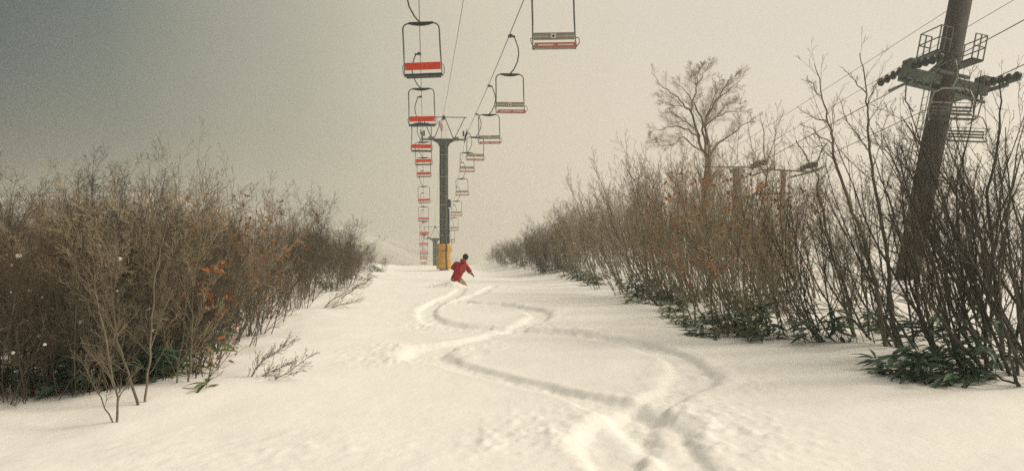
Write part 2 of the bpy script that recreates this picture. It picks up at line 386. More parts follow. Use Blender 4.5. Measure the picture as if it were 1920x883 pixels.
def lift_tower(base, lean=0.0, H=11.8, ladder=True, pad=True):
    t = empty('lift_tower', base, LYAW)
    b = MB(); b.tube([(0, 0, -3), (0, 0, 0), (0, 0, H - .9), (0, 0, H - .55)], [.41, .41, .40, .40], 28); b.build('post', M['green_paint'], t, True)
    b = MB()                                      # flared head
    b.tube([(0, 0, H - .62), (0, 0, H - .3), (0, 0, H - .1)], [.41, .58, .95], 4, True)
    b.box((0, 0, H - .06), (1.9, .5, .1)); b.build('head_bracket', M['green_paint'], t)
    b = MB()
    b.beam((-2.0, 0, H + .05), (2.0, 0, H + .05), .22, .16); b.box((-1.15, 0, H + .12), (.55, .4, .34)); b.box((1.1, 0, H + .10), (.5, .4, .34))
    b.build('crossarm', M['steel'], t)
    b = MB(); h2 = H + 2.1
    for p, q in (((-2.05, 0, h2), (2.1, 0, h2)), ((1.0, 0, H + .2), (1.95, 0, h2)), ((.85, 0, H + .2), (.1, 0, h2)), ((-.85, 0, H + .2), (-.1, 0, h2)), ((-1.15, 0, H + .2), (-1.95, 0, h2))):
        b.beam(p, q, .07, .07)
    b.build('top_frame', M['steel_dark'], t)
    b = MB(); b.cyl((0, -.25, h2 + .06), (0, .25, h2 + .06), .10, 12); b.box((0, 0, h2 - .12), (.2, .12, .25)); b.build('signal_cable_saddle', M['steel_dark'], t)
    b = MB(); rr = random.Random(5)              # cloth wrapped under the top frame
    b.tube([(-.32, -.1, h2 - .35), (-.3, -.12, h2 - .6), (-.18, -.1, h2 - .95), (-.2, -.1, h2 - 1.35)], [.14, .22, .17, .06], 8)
    b.build('cloth_wrap', M['pink'], t, True)
    for sx in (-1, 1):
        b = MB(); wh = []
        sheave_train(b, wh, sx * 2.0, H + .38, 6, 3.6, .0, -.12)
        b.box((sx * 2.0, 0, H + .22), (.12, .5, .35)); b.box((sx * 1.82, .2, H + .62), (.16, .16, .5)); b.box((sx * 2.12, -.2, H + .72), (.08, .1, .5))
        tr = b.build('sheave_train', M['steel_dark'], t)
        for p in wh:
            wo = bpy.data.objects.new('sheave_wheel', WHEEL); wo.location = p; link(wo, tr)
    # ladder on the near side
    b = MB()
    for sx in (-.19, .19): b.tube([(sx, -.52, .3), (sx, -.52, H + 1.4)], .014, 5)
    z = .5
    while z < H + 1.3: b.tube([(-.19, -.52, z), (.19, -.52, z)], .007, 4); z += .3
    for z in (3.2, 6.0, 8.6, 10.6):
        b.tube([(-.41, -.1, z), (-.35, -.45, z), (.35, -.45, z), (.41, -.1, z)], .022, 5)
    b.build('ladder', M['galvanised'], t)
    b = MB(); b.box((.46, -.05, 3.0), (.12, .14, 5.4)); b.box((.50, -.08, 6.15), (.26, .3, .75)); b.build('cable_conduit', M['steel_dark'], t)
    if pad:
        for a0, a1, nm in ((-172, -78, 0), (-62, 5, 1), (12, 180, 2)):
            b = MB(); V = []; F = []; na = 12; zs = np.linspace(.12, 2.45, 12)
            ridx = 0
            for s_, off in ((0, .0), (1, .11)):
                for i, z in enumerate(zs):
                    for j in range(na + 1):
                        a = radians(a0 + (a1 - a0) * j / na)
                        r = .45 + off + (.06 * sin(z * 3.1 + nm) + .10 * (1 - z / 2.6)) * s_ + .015 * sin(a * 9 + z * 5) * s_
                        V.append((r * cos(a), r * sin(a), z))
            m_ = (na + 1) * len(zs)
            for i in range(len(zs) - 1):
                for j in range(na):
                    q = i * (na + 1) + j
                    F.append((q + m_, q + 1 + m_, q + na + 2 + m_, q + na + 1 + m_)); F.append((q, q + na + 1, q + na + 2, q + 1))
            for j in range(na):
                q = (len(zs) - 1) * (na + 1) + j; F.append((q, q + m_, q + m_ + 1, q + 1)); F.append((j, j + 1, j + 1 + m_, j + m_))
            for i in range(len(zs) - 1):
                for j in (0, na):
                    q = i * (na + 1) + j; F.append((q, q + m_, q + m_ + na + 1, q + na + 1))
            b.addvf(V, F); b.build('crash_pad', M['pad'], t, True)
        b = MB()
        for z in (.9, 1.8):
            ring = [(.60 * cos(a), .60 * sin(a), z) for a in np.linspace(0, 2 * pi, 24, endpoint=False)]
            b.tube(ring, .018, 4, closed=True)
        b.build('pad_strap', M['black'], t)
    return t
yT = 74.0
t1 = lift_tower((1.72 + LDX * yT, yT, gz(1.72 + LDX * yT, yT)), H=9.7 - gz(1.72 + LDX * yT, yT) - .38 + 0.02)
tag(t1, 'dark green lift tower standing on the run with yellow crash pads round its foot', 'lift tower')
t2 = copy_tree(t1)
t2.location = (1.72 + LDX * 140, 140, CAMZ - 2.2 - .38 - (t1.children[0].data.vertices[0].co.z * 0 + 9.34 - gz(1.72 + LDX * yT, yT)))
tag(t2, 'hazy distant lift tower rising from behind the snow crest left of the padded tower', 'lift tower')
for c in [c for c in t2.children if c.name.startswith(('crash_pad', 'pad_strap', 'cloth_wrap'))]: bpy.data.objects.remove(c)

def rounded_loop(wd, z0, z1, r, y0=0.0, y1=0.0, n=6):
    """inverted-U then back along the foot: closed frame loop, top z0, bottom z1"""
    P = []
    for cx, cz, a0 in ((wd / 2 - r, z0 - r, 0), (-wd / 2 + r, z0 - r, 90)):
        for i in range(n + 1):
            a = radians(a0 + 90 * i / n); P.append((cx + r * cos(a), y0, cz + r * sin(a)))
    P.append((-wd / 2, y0, (z0 + z1) / 2)); 
    P.append((-wd / 2 - .02, y1, z1)); P.append((wd / 2 + .02, y1, z1)); P.append((wd / 2, y0, (z0 + z1) / 2))
    return P

def lift_chair(kind):
    """grip at the origin, the chair hanging below it; y = away from the camera"""
    sgn = -1 if kind == 'red' else 1
    t = empty('lift_chair', (0, 0, 0), LYAW)
    b = MB(); b.box((sgn * .05, 0, .0), (.16, .34, .09)); b.box((sgn * .17, 0, -.02), (.2, .12, .06)); b.build('grip', M['steel_dark'], t)
    b = MB(); A = [(sgn * .20, 0, 0), (sgn * .27, 0, -.12), (sgn * .40, 0, -.5), (sgn * .43, 0, -.8), (sgn * .36, 0, -1.15), (sgn * .2, 0, -1.48), (0, 0, -1.72)]
    b.tube(A, [.035, .03, .03, .03, .03, .03, .035], 8); b.build('hanger_arm', M['steel'], t, True)
    b = MB(); P = rounded_loop(1.25, -1.72, -3.52 if kind == 'red' else -3.44, .2); b.tube(P, .027, 8, closed=True); b.build('frame', M['steel'], t, True)
    b = MB(); V = []; F = []
    for i, x in enumerate(np.linspace(-.42, .42, 13)):
        h = .075 * (1 - (x / .43) ** 2) + .012
        V += [(x, -.035, -1.72 - h), (x, -.035, -1.72 + .045), (x, .035, -1.72 + .045), (x, .035, -1.72 - h)]
    for i in range(12):
        for j in range(4): F.append((i * 4 + j, i * 4 + (j + 1) % 4, i * 4 + 4 + (j + 1) % 4, i * 4 + 4 + j))
    F += [(0, 1, 2, 3), (51, 50, 49, 48)]
    b.addvf(V, F); b.build('top_plate', M['steel_dark'], t)
    if kind == 'red':
        b = MB(); b.box((0, -.02, -3.19), (1.22, .03, .25)); bk = b.build('backrest', M['red_paint'], t)
        for i in range(5):
            b = MB(); b.box((0, .06 + .09 * i, -3.50 + .01 * (i % 2)), (1.2, .075, .035)); b.build('seat_slat', M['seat_dark'], t)
        b = MB(); b.box((0, -.0, -3.47), (1.24, .05, .07)); b.build('seat_rail', M['seat_dark'], t)
        y1 = .5
    else:
        for i, z in enumerate((-3.0, -3.115)):
            b = MB(); b.box((0, .03, z), (1.22, .03, .10)); b.build('backrest_slat', M['grey_slat'], t)
        b = MB(); b.box((-.02, -.02 , -3.06), (.17, .02, .15)); pl = b.build('number_plate', M['white_paint'], t)
        b = MB(); b.tube([(-.02, -.036, -3.06), (-.02, -.03, -3.06)], .035, 8); b.build('plate_mark', M['black'], pl)
        b = MB(); b.box((0, -.42, -3.42), (1.24, .04, .15)); b.build('seat_front', M['red_faded'], t)
        for sx in (-.29, .29):
            b = MB(); b.box((sx, -.448, -3.42), (.46, .01, .045)); b.build('white_stripe', M['white_paint'], t)
        for i in range(4):
            b = MB(); b.box((0, -.34 + .095 * i, -3.45), (1.2, .08, .03)); b.build('seat_slat', M['grey_slat'], t)
        y1 = -.45
    for sx in (-1, 1):
        b = MB(); x = sx * .63
        b.tube([(x, 0, -3.12), (x + sx * .07, y1 * .25, -3.14), (x + sx * .09, y1 * .6, -3.22), (x + sx * .08, y1 * .9, -3.36), (x, y1, -3.46)], .014, 5)
        b.tube([(x, 0, -3.45), (x, y1, -3.45)], .018, 5)
        b.build('armrest', M['steel'], t, True)
    return t
red0 = lift_chair('red'); grey0 = lift_chair('grey')
LYs = [15.6, 27.6, 39.4, 51.8, 63.6, 75.4, 87.6, 99.6, 111.8, 123.5, 136, 148, 166]
RYc = [12, 24, 36, 48, 60, 72, 84, 96, 108, 120, 132]
nthw = ['first', 'second', 'third', 'fourth', 'fifth', 'sixth', 'seventh', 'eighth', 'ninth', 'tenth', 'eleventh', 'twelfth', 'thirteenth']
def chair_label(i, col, side):
    if i == 0: return '%s, the largest and nearest one on the %s rope at the top' % (col, side)
    return '%s, %s from the nearest on the %s rope' % (col, nthw[i], side)
used = False
for i, y in enumerate(LYs[1:]):
    o = red0 if i == 0 else copy_tree(red0)
    p = rope(-.23, y); o.location = p
    o.rotation_euler = (0, radians(rnd.uniform(-2.2, 2.2)) - (radians(2) if i < 2 else 0), LYAW + radians(rnd.uniform(-5, 5)))
    tag(o, chair_label(i, 'red-backed lift chair', 'left'), 'lift chair', 'red-backed chairs on the left rope')
for i, y in enumerate(RYc[1:]):
    o = grey0 if i == 0 else copy_tree(grey0)
    p = rope(3.77, y); o.location = p
    o.rotation_euler = (0, radians(rnd.uniform(-2.2, 2.2)), LYAW + radians(rnd.uniform(-5, 5)))
    tag(o, chair_label(i, 'grey slatted lift chair', 'right'), 'lift chair', 'grey-backed chairs on the right rope')

# ------------------------------------------------------------------ second lift on the right
D2X, D2Z = (853 - 960) / FPX, -(614 - 420) / FPX
def rope2(L, y, dz=0.0): return np.array([L + D2X * y, y, CAMZ + (614 - 150) / FPX * 33 + D2Z * y + dz])
YAW2 = math.atan2(-D2X, 1.0)
for L, lb in ((18.9, 'left haul rope of the rusty leaning tower behind the shrubs'), (22.1, 'right haul rope of the rusty leaning tower behind the shrubs')):
    b = MB(); b.tube([rope2(L, y) for y in (5, 15, 24, 33, 42, 50, 70, 100, 150)], .02, 5)
    b.build('haul_rope', M['steel'], smooth=True, label=lb, cat='lift cable', group='ropes of the right-hand chairlift')
for L, dz, lb in ((18.2, 1.5, 'upper thin cable passing left of the rusty leaning tower'), (18.7, .75, 'lower thin cable passing left of the rusty leaning tower')):
    b = MB(); b.tube([rope2(L, y, dz) for y in (5, 15, 24, 33, 42, 50, 70, 100, 150)], .011, 4)
    b.build('signal_cable', M['steel_dark'], smooth=True, label=lb, cat='cable')

def rusty_tower(base, H, lean, yaw, full=True, top=3.6, pr=1.0):
    t = empty('lift_tower', base, yaw); t.rotation_euler = (radians(-2), lean, yaw)
    b = MB(); b.tube([(0, 0, -2.5), (0, 0, H * .5), (0, 0, H + top)], [.47 * pr, .46 * pr, .44 * pr], 26); b.build('post', M['rust_post'] if full else M['hazed_steel'], t, True)
    b = MB()
    b.beam((-1.75, -.2, H - .05), (1.75, -.2, H - .05), .2, .42); b.beam((-1.75, .42, H - .05), (1.75, .42, H - .05), .2, .42)
    for x in (-1.45, -1.1, -.8, .8, 1.1, 1.45): b.beam((x, -.2, H - .05), (x, .42, H - .05), .1, .3); b.beam((x, -.2, H + .1), (x + .1, -.25, H - .55), .07, .07)
    b.beam((-1.7, -.25, H - .55), (1.7, -.25, H - .55), .12, .1)
    b.box((0, -.58, H + .18), (1.3, .14, .12)); b.build('crossarm', M['arm_paint'] if full else M['hazed_steel'], t)
    for sx in (-1, 1):
        b = MB(); wh = []
        sheave_train(b, wh, sx * 1.62, H + .28, 10 if full else 6, 4.2 if full else 2.0, -.07, -.10)
        b.box((sx * 1.62, 0, H + .22), (.34, .62, .66) if full else (.12, .2, .3)); b.tube([(sx * 1.25, -.3, H - .28), (sx * 1.62, -2.3, H - .02)], .05, 6)
        b.tube([(sx * 1.45, -1.9, H - .22), (sx * 1.3, 1.9, H - .3)], .06, 6)
        tr = b.build('sheave_train', M['arm_paint'] if full else M['hazed_steel'], t)
        for p in wh:
            wo = bpy.data.objects.new('sheave_wheel', WHEEL); wo.location = p; wo.scale = (1.5, .95, .95); link(wo, tr)
        if full:                                   # work platform with railings each side of the post
            b = MB(); x0, x1 = sx * .50, sx * 1.0; h = H + .95
            b.box(((x0 + x1) / 2, 0, h), (abs(x1 - x0), 1.5, .07)); b.build('platform', M['steel_dark'], t)
            b = MB()
            for x in (x0, (x0 + x1) / 2, x1):
                for y in (-.72, .72): b.tube([(x, y, h), (x, y, h + 1.05)], .03, 5)
            for zz in (.55, 1.05):
                b.tube([(x0, -.72, h + zz), (x1, -.72, h + zz), (x1, .72, h + zz), (x0, .72, h + zz)], .028, 5)
            b.build('railing', M['steel'], t)
            b = MB(); b.tube([(sx * 1.7, -.1, H - .3), (sx * 1.6, -.15, H - 1.2), (sx * 1.2, -.2, H - 1.6)], .03, 5); b.build('brace', M['steel'], t, True)
    b = MB()
    for y in (-.16, .22): b.tube([(-.74, y, .2), (-.68, y, H - .4)], .022, 5)
    z = .6
    while z < H - .5: b.tube([(-.735, -.16, z), (-.735, .22, z)], .014, 4); z += .33
    for z in (2.2, 4.4, 6.2): b.tube([(-.74, 0, z), (-.5, 0, z)], .03, 5)
    b.build('ladder', M['galvanised'], t)
    return t
pA = W(1712, 470, 33)
topA = W(1783, 150, 33)
baseA = (pA + (pA - topA) / (topA[2] - pA[2]) * (pA[2] - gz(pA[0], 33)))
leanA = math.atan2(topA[0] - baseA[0], topA[2] - baseA[2])
HA = sqrt((topA[0] - baseA[0]) ** 2 + (topA[2] - baseA[2]) ** 2)
ta = rusty_tower(tuple(baseA), HA, leanA, YAW2)
tag(ta, 'dark rusty lift tower leaning to the right behind the right-hand shrubs', 'lift tower')
tb = rusty_tower((20.4 + D2X * 50, 50, gz(17, 50)), CAMZ + (614 - 150) / FPX * 33 + D2Z * 50 - .28 - gz(17, 50), radians(2), YAW2, False, -.1, .35)
for c in [c for c in tb.children if c.name.startswith(('crossarm', 'ladder'))]: bpy.data.objects.remove(c)
MB().beam((-1.6, 0, CAMZ + (614 - 150) / FPX * 33 + D2Z * 50 - .38 - gz(17, 50)), (1.6, 0, CAMZ + (614 - 150) / FPX * 33 + D2Z * 50 - .38 - gz(17, 50)), .08, .1).build('crossarm', M['hazed_steel'], tb)
tag(tb, 'smaller lift tower down the line, half hidden by shrubs left of the leaning tower', 'lift tower')
pc = W(1383, 316, 62)
tcw = empty('lift_tower', (pc[0], 62, gz(pc[0], 62)), YAW2, label='far lift tower with a long plain crossbeam, behind the orange-leaved shrubs by the tall tree', cat='lift tower')
Hc = pc[2] - gz(pc[0], 62)
b = MB(); b.tube([(0, 0, -1), (0, 0, Hc)], .38, 18); b.build('post', M['hazed_steel'], tcw, True)
b = MB(); b.beam((-2.7, 0, Hc + .1), (2.1, 0, Hc + .1), .12, .11); b.box((0, 0, Hc - .2), (1.1, .3, .3)); b.build('crossarm', M['hazed_steel'], tcw)
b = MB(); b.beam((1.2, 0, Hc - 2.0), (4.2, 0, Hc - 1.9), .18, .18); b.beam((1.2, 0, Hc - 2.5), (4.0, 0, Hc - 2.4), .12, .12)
b.beam((2.4, .05, Hc - 2.0), (2.4, .05, Hc - 2.5), .1, .1); b.beam((.3, 0, Hc - 2.25), (1.3, 0, Hc - 2.25), .3, .3); b.build('maintenance_beam', M['hazed_steel'], tcw)

def bar_chair():
    t = empty('lift_chair', (0, 0, 0), YAW2)
    b = MB(); b.box((0, 0, 0), (.12, .36, .1)); b.build('grip', M['steel_dark'], t)
    b = MB(); b.tube([(0, 0, 0), (.12, 0, -.4), (.14, 0, -.8), (0, 0, -1.15)], .035, 7); b.build('hanger_arm', M['galvanised'], t, True)
    b = MB(); b.tube([(.78, -.35, -2.25), (.8, -.1, -2.2), (.8, .0, -1.6), (.62, .0, -1.22), (.3, 0, -1.15), (-.3, 0, -1.15), (-.6, 0, -1.3), (-.8, -.1, -2.0), (-.78, -.35, -2.4)], .032, 7); b.build('frame', M['galvanised'], t, True)
    for i, z in enumerate((-1.85, -1.98, -2.1)):
        b = MB(); b.box((0, .06, z), (1.5, .03, .08)); b.build('backrest_slat', M['steel'], t)
    for i in range(4):
        b = MB(); b.box((0, -.42 + i * .12, -2.32), (1.5, .09, .035)); b.build('seat_slat', M['steel_dark'], t)
    b = MB(); b.tube([(-.78, -.1, -1.9), (-.78, -.6, -1.78), (.78, -.6, -1.78), (.78, -.1, -1.9)], .018, 5); b.build('safety_bar', M['galvanised'], t)
    return t
c0 = bar_chair(); c0.location = rope2(17.75, 30, -.1) ; c0.rotation_euler = (0, radians(4), YAW2 - radians(18))
c0.location = W(1790, 108, 30)
tag(c0, 'galvanised lift chair hanging in front of the leaning tower below its crossarm', 'lift chair', 'chairs of the right-hand lift')
c1 = copy_tree(c0); c1.location = W(1818, 168, 35.5)
tag(c1, 'galvanised lift chair hanging lower, behind the leaning tower among the branches', 'lift chair', 'chairs of the right-hand lift')

# ------------------------------------------------------------------ plants
def unit(v): return v / (np.linalg.norm(v) + 1e-9)
def grow(rs, p, d, L, r, nseg, wob, up, bend=None):
    """a wandering branch: points"""
    P = [np.array(p, float)]; d = unit(np.array(d, float)); s = L / nseg
    for i in range(nseg):
        d = unit(d + rs.normal(0, wob, 3) + np.array([0, 0, up]) + (bend if bend is not None else 0))
        P.append(P[-1] + d * s)
    return np.array(P)
def side_dir(rs, t, ang):
    a = unit(np.cross(t, rs.normal(0, 1, 3))); return unit(t * cos(ang) + a * sin(ang))
RMIN = .0019; RF = .58
def branch_out(rs, P, r0, r1, lv, out, spec):
    """children along polyline P; out[level] collects (points, radii)"""
    if lv >= len(spec): return
    n, Lc, ang, wob, up, t0 = spec[lv]
    k = len(P); seg = np.linalg.norm(np.diff(P, axis=0), axis=1).sum()
    n = max(1, int(round(n * rs.uniform(.75, 1.25))))
    for i in range(n):
        t = t0 + (1 - t0) * ((i + rs.uniform(0, 1)) / n); t = min(t, .98)
        f = t * (k - 1); j = int(f); f -= j
        p = P[j] * (1 - f) + P[j + 1] * f; tg = unit(P[j + 1] - P[j])
        d = side_dir(rs, tg, ang * rs.uniform(.7, 1.3)); L = seg * Lc * (1.15 - .75 * t) * rs.uniform(.6, 1.3)
        rr = (r0 + (r1 - r0) * t) * RF; rr = max(rr, RMIN)
        ns = 5 if lv == 0 else (4 if lv == 1 else 3)
        Q = grow(rs, p, d, L, rr, ns, wob, up)
        out.setdefault(lv, []).append((Q, np.linspace(rr, max(rr * .3, RMIN * .8), len(Q))))
        branch_out(rs, Q, rr, rr * .3, lv + 1, out, spec)

def tubes_mesh(name, lst, n, m, smooth=True):
    b = MB()
    for P, r in lst: b.tube(P, r, n, cap=False)
    return mesh(name, np.concatenate(b.v), b.f, m, smooth) if b.n else None

def leaf_shape(L, wd, fold=.25, droop=.25, seg=4):
    V = []; F = []
    prof = [0.12, .8, 1.0, .62, .04]
    for i in range(seg + 1):
        t = i / seg; x = L * t; z = -droop * L * t * t; h = wd / 2 * prof[i]
        V += [(x, -h, z + fold * h), (x, 0, z), (x, h, z + fold * h)]
    for i in range(seg):
        q = i * 3; F += [(q, q + 1, q + 4, q + 3), (q + 1, q + 2, q + 5, q + 4)]
    return np.array(V), F
def frame_from(d, rs=None, roll=0.0):
    d = unit(d); up = np.array([0, 0, 1.]) if abs(d[2]) < .9 else np.array([1., 0, 0])
    y = unit(np.cross(up, d)); z = np.cross(d, y)
    R = np.stack([d, y * cos(roll) + z * sin(roll), -y * sin(roll) + z * cos(roll)], 1)
    return R
LV, LF = leaf_shape(1, .42, .35, .35)
def dead_leaves_mesh(name, rs, sites, n, m, size=(.045, .09)):
    b = MB()
    for i in range(n):
        p = sites[rs.randint(len(sites))]; c = np.array(p) + rs.normal(0, .03, 3)
        for q in range(rs.randint(1, 4)):
            d = rs.normal(0, 1, 3) + np.array([0, 0, -.8]); s = rs.uniform(*size) * (1 if q == 0 else .8)
            V = (LV * s) @ frame_from(d, roll=rs.uniform(-2, 2)).T + c + rs.normal(0, .02, 3)
            b.addvf(V, LF)
    return mesh(name, np.concatenate(b.v), b.f, m, False)
def clump_mesh(name, rs, sites, n):
    b = MB()
    for i in range(n):
        p = np.array(sites[rs.randint(len(sites))]); s = rs.uniform(.015, .04)
        V = []; F = []
        rings = [(-1, .15), (-.5, .8), (.2, 1), (.8, .7), (1.1, .12)]
        for z, r in rings:
            for a in range(6): V.append((p[0] + s * r * cos(a * pi / 3) * rs.uniform(.8, 1.2), p[1] + s * r * sin(a * pi / 3) * rs.uniform(.8, 1.2), p[2] + s * z * .8))
        for i2 in range(4):
            for j in range(6): F.append((i2 * 6 + j, i2 * 6 + (j + 1) % 6, i2 * 6 + 6 + (j + 1) % 6, i2 * 6 + 6 + j))
        b.addvf(V, F)
    return mesh(name, np.concatenate(b.v), b.f, M['snow_clump'], True)

def make_shrub(seed, nst, H, lean, spread, bark, twig, spec, r0=(.014, .03), leaves=0, clumps=0, separate=False, name='bare_shrub'):
    """multi-stemmed shrub leaning towards local +x at its foot, then turning up"""
    rs = np.random.RandomState(seed)
    t = empty(name); stems = []; out = {}
    for i in range(nst):
        a = rs.uniform(0, 2 * pi); base = np.array([rs.normal(0, .16), rs.normal(0, .16), -.15])
        tilt = rs.uniform(.1, spread); d = np.array([cos(a) * tilt + lean, sin(a) * tilt, 1.0])
        L = H * rs.uniform(.7, 1.08); r = rs.uniform(*r0)
        P = grow(rs, base, d, L, r, 11, .10, .05 + .11 * lean); R = np.linspace(r, r * .22, len(P)); R[0] *= 1.15
        stems.append((P, R)); branch_out(rs, P, r, r * .22, 0, out, spec)
    if separate:
        for P, R in stems:
            me = tubes_mesh('stem', [(P, R)], 7, bark); o = bpy.data.objects.new('stem', me); link(o, t)
        o = bpy.data.objects.new('limbs', tubes_mesh('limbs', out.get(0, []), 4, bark)); o.name = 'limb_cluster'; link(o, t)
    else:
        o = bpy.data.objects.new('stem_cluster', tubes_mesh('stem_cluster', stems + out.get(0, []), 5, bark)); link(o, t)
    fine = [q for lv in out if lv >= 1 for q in out[lv]]
    if fine:
        o = bpy.data.objects.new('twig_crown', tubes_mesh('twig_crown', fine, 3, twig)); o['kind'] = 'stuff'; link(o, t)
    sites = [q[0][-1] for q in fine] or [q[0][-1] for q in stems]
    mids = [q[0][1] for q in out.get(0, [])]
    if leaves:
        ss = [s for s in sites if s[2] < H * .8]
        o = bpy.data.objects.new('dead_leaf_cluster', dead_leaves_mesh('dead_leaf_cluster', rs, ss, leaves, M['dead_leaf'])); o['kind'] = 'stuff'; link(o, t)
    if clumps:
        ss = [m_ for m_ in mids if m_[2] < H * .75]
        o = bpy.data.objects.new('snow_clump_cluster', clump_mesh('snow_clump_cluster', rs, ss, clumps)); o['kind'] = 'stuff'; link(o, t)
    return t

#          n   len  angle wobble up  start
SP_DENSE = [(8, .40, .62, .15, .05, .22), (7, .50, .65, .17, .03, .10), (5, .50, .70, .2, .02, .12)]
SP_MID = [(8, .38, .50, .13, .07, .28), (6, .48, .55, .14, .05, .15), (4, .45, .60, .17, .04, .18)]
SP_OPEN = [(9, .36, .55, .12, .06, .16), (5, .48, .60, .15, .05, .15), (4, .42, .6, .15, .04, .2)]
left_protos = [make_shrub(100 + i, 9, 3.0, .22, .55, M['bark_brown'], (M['twig_brown'], M['twig_dark'], M['twig_dark'], M['twig_olive'], M['twig_dark'], M['twig_brown'])[i], SP_DENSE, r0=(.007, .015), clumps=4 if i in (0, 3) else 0) for i in range(6)]
right_protos = [make_shrub(200 + i, 5, 3.0, .50, .42, M['bark_grey'], M['twig_brown'] if i == 2 else M['twig_olive'], SP_MID, r0=(.009, .018), clumps=4 if i in (1, 3) else 0) for i in range(5)]
dark_protos = [make_shrub(300 + i, 7, 3.0, .65, .5, M['bark_dark'], M['twig_dark'], SP_OPEN, r0=(.011, .021), separate=True) for i in range(4)]
leaf_protos = [make_shrub(400 + i, 6, 3.0, .35, .45, M['bark_grey'], M['twig_olive'], SP_MID, r0=(.008, .015), leaves=100) for i in range(3)]
used_protos = set()
def pick(protos, k):
    for p_ in protos:
        if id(p_) not in used_protos: return p_
    return protos[k]
def plant(proto, x, y, s, yaw, label, group, cat='shrub', zs=None, sink=.02):
    o = proto if id(proto) not in used_protos else copy_tree(proto)
    used_protos.add(id(proto))
    o.location = (x, y, gz(x, y) - sink); o.scale = (s, s, s if zs is None else zs); o.rotation_euler = (0, 0, yaw)
    tag(o, label, cat, group); return o
# left thicket
G_L = 'bare shrubs of the left thicket'; G_R = 'bare shrubs of the right thicket'
def scatter(n, ylo, yhi, xf, mind, seed, power=1.0):
    rs = np.random.RandomState(seed); pts = []; tries = 0
    while len(pts) < n and tries < 20000:
        tries += 1
        y = ylo + (yhi - ylo) * rs.rand() ** power; x = xf(y, rs)
        if abs(x) > .665 * y + .6: continue
        m = mind * (.6 + y / 40)
        if all((x - a) ** 2 + (y - c) ** 2 > m * m for a, c in pts): pts.append((x, y))
    return pts
def place_phrase(x, y):
    px = 960 + x / y * FPX
    for lim, ph in ((90, 'by the left border'), (200, 'left of the pale saplings'), (300, 'behind the pale saplings'), (380, 'behind the forked sapling'), (480, 'beside the orange-leaved shrubs'), (560, 'right of the orange leaves'), (640, 'past the low fan of twigs'), (690, 'near the last small fan of twigs'), (960, 'left of the padded tower'),
                    (940, 'right of the snowboarder'), (980, 'under the right-hand chairs'), (1030, 'where the right bank starts to rise'), (1080, 'under the nearest grey chair'), (1180, 'midway between lift and tall tree'), (1280, 'left of the tall tree'), (1360, 'under the tall tree'), (1440, 'right of the tall tree'), (1520, 'among the orange leaves'), (1600, 'left of the tall saplings'), (1700, 'under the tall saplings'), (9999, 'round the leaning tower')):
        if px < lim: return ph
rs = np.random.RandomState(5)
def hl(y): return float(np.interp(y, [6, 9, 12, 18, 26, 40, 60, 82], [1.5, 2.0, 2.35, 2.75, 2.7, 2.6, 2.2, 1.7]))
zoneL = [
    (scatter(20, 7.45, 9.0, lambda y, r: -3.3 - r.rand() * 2.6 - (8.6 - y) * .5, .28, 21), 'bare brown shrub nearest the camera in the left thicket'),
    (scatter(24, 8.2, 13, lambda y, r: xl(y) - .35 - r.rand() * .9, .45, 1), 'bare brown shrub at the front edge of the left thicket'),
    (scatter(66, 9.5, 19, lambda y, r: xl(y) - 1.2 - r.rand() * 8.5, .5, 2), 'bare dark brown shrub deep in the left thicket'),
    (scatter(24, 14, 40, lambda y, r: xl(y) - .3 - r.rand() * 1.0, .55, 3), 'bare brown shrub at the left snow edge'),
    (scatter(18, 17, 42, lambda y, r: xl(y) - 1.4 - r.rand() * 6.0, .8, 4, .9), 'bare shrub back in the left bank'),
    (scatter(22, 42, 84, lambda y, r: xl(y) - .4 - r.rand() * 5, .8, 6), 'small shrub far down the left bank')]
for pts, lb in zoneL:
    for i, (x, y) in enumerate(pts):
        h = hl(y) * (rs.uniform(.72, 1.0) if rs.rand() < .8 else rs.uniform(1.12, 1.25)); pr = pick(left_protos, rs.randint(6))
        edge = xl(y) - x
        if edge < 1.3 and y > 9: h *= .78
        o = plant(pr, x, y, h / 3.0, rs.uniform(-.9, .9), lb + ', ' + place_phrase(x, y), G_L)
# right thicket
def hr(y): return float(np.interp(y, [8, 12, 18, 26, 36, 50, 65, 85], [2.7, 2.5, 3.3, 4.9, 4.7, 3.9, 2.9, 2.1]))
zoneR = [
    (scatter(9, 15.5, 22, lambda y, r: (1350 + 190 * r.rand() - 960) / FPX * y, .5, 17), 'bare grey shrub screening the far towers'),
    (scatter(17, 11.5, 21, lambda y, r: xr(y) + .35 + r.rand() * 1.6, .6, 11), 'bare grey shrub at the snow edge of the right thicket'),
    (scatter(20, 14, 25, lambda y, r: xr(y) + 1.6 + r.rand() * 5.0, .9, 12), 'bare grey shrub within the right thicket'),
    (scatter(34, 20, 52, lambda y, r: xr(y) + .4 + r.rand() * 3.0, .7, 13), 'bare grey-brown shrub down the right bank'),
    (scatter(12, 24, 50, lambda y, r: xr(y) + 3.2 + r.rand() * 7, 1.0, 14), 'bare shrub in the back rows of the right bank'),
    (scatter(60, 44, 82, lambda y, r: xr(y) + .1 + r.rand() * 3.2, .36, 15), 'small shrub far down the right bank')]
for pts, lb in zoneR:
    for i, (x, y) in enumerate(pts):
        h = hr(y) * rs.uniform(.7, 1.08); pr = pick(right_protos, rs.randint(5)) if y < 46 else left_protos[rs.randint(6)]
        if x - xr(y) < 1.2: h *= .8
        plant(pr, x, y, h / 3.0, pi + rs.uniform(-.8, .8), lb + ', ' + place_phrase(x, y), G_R)

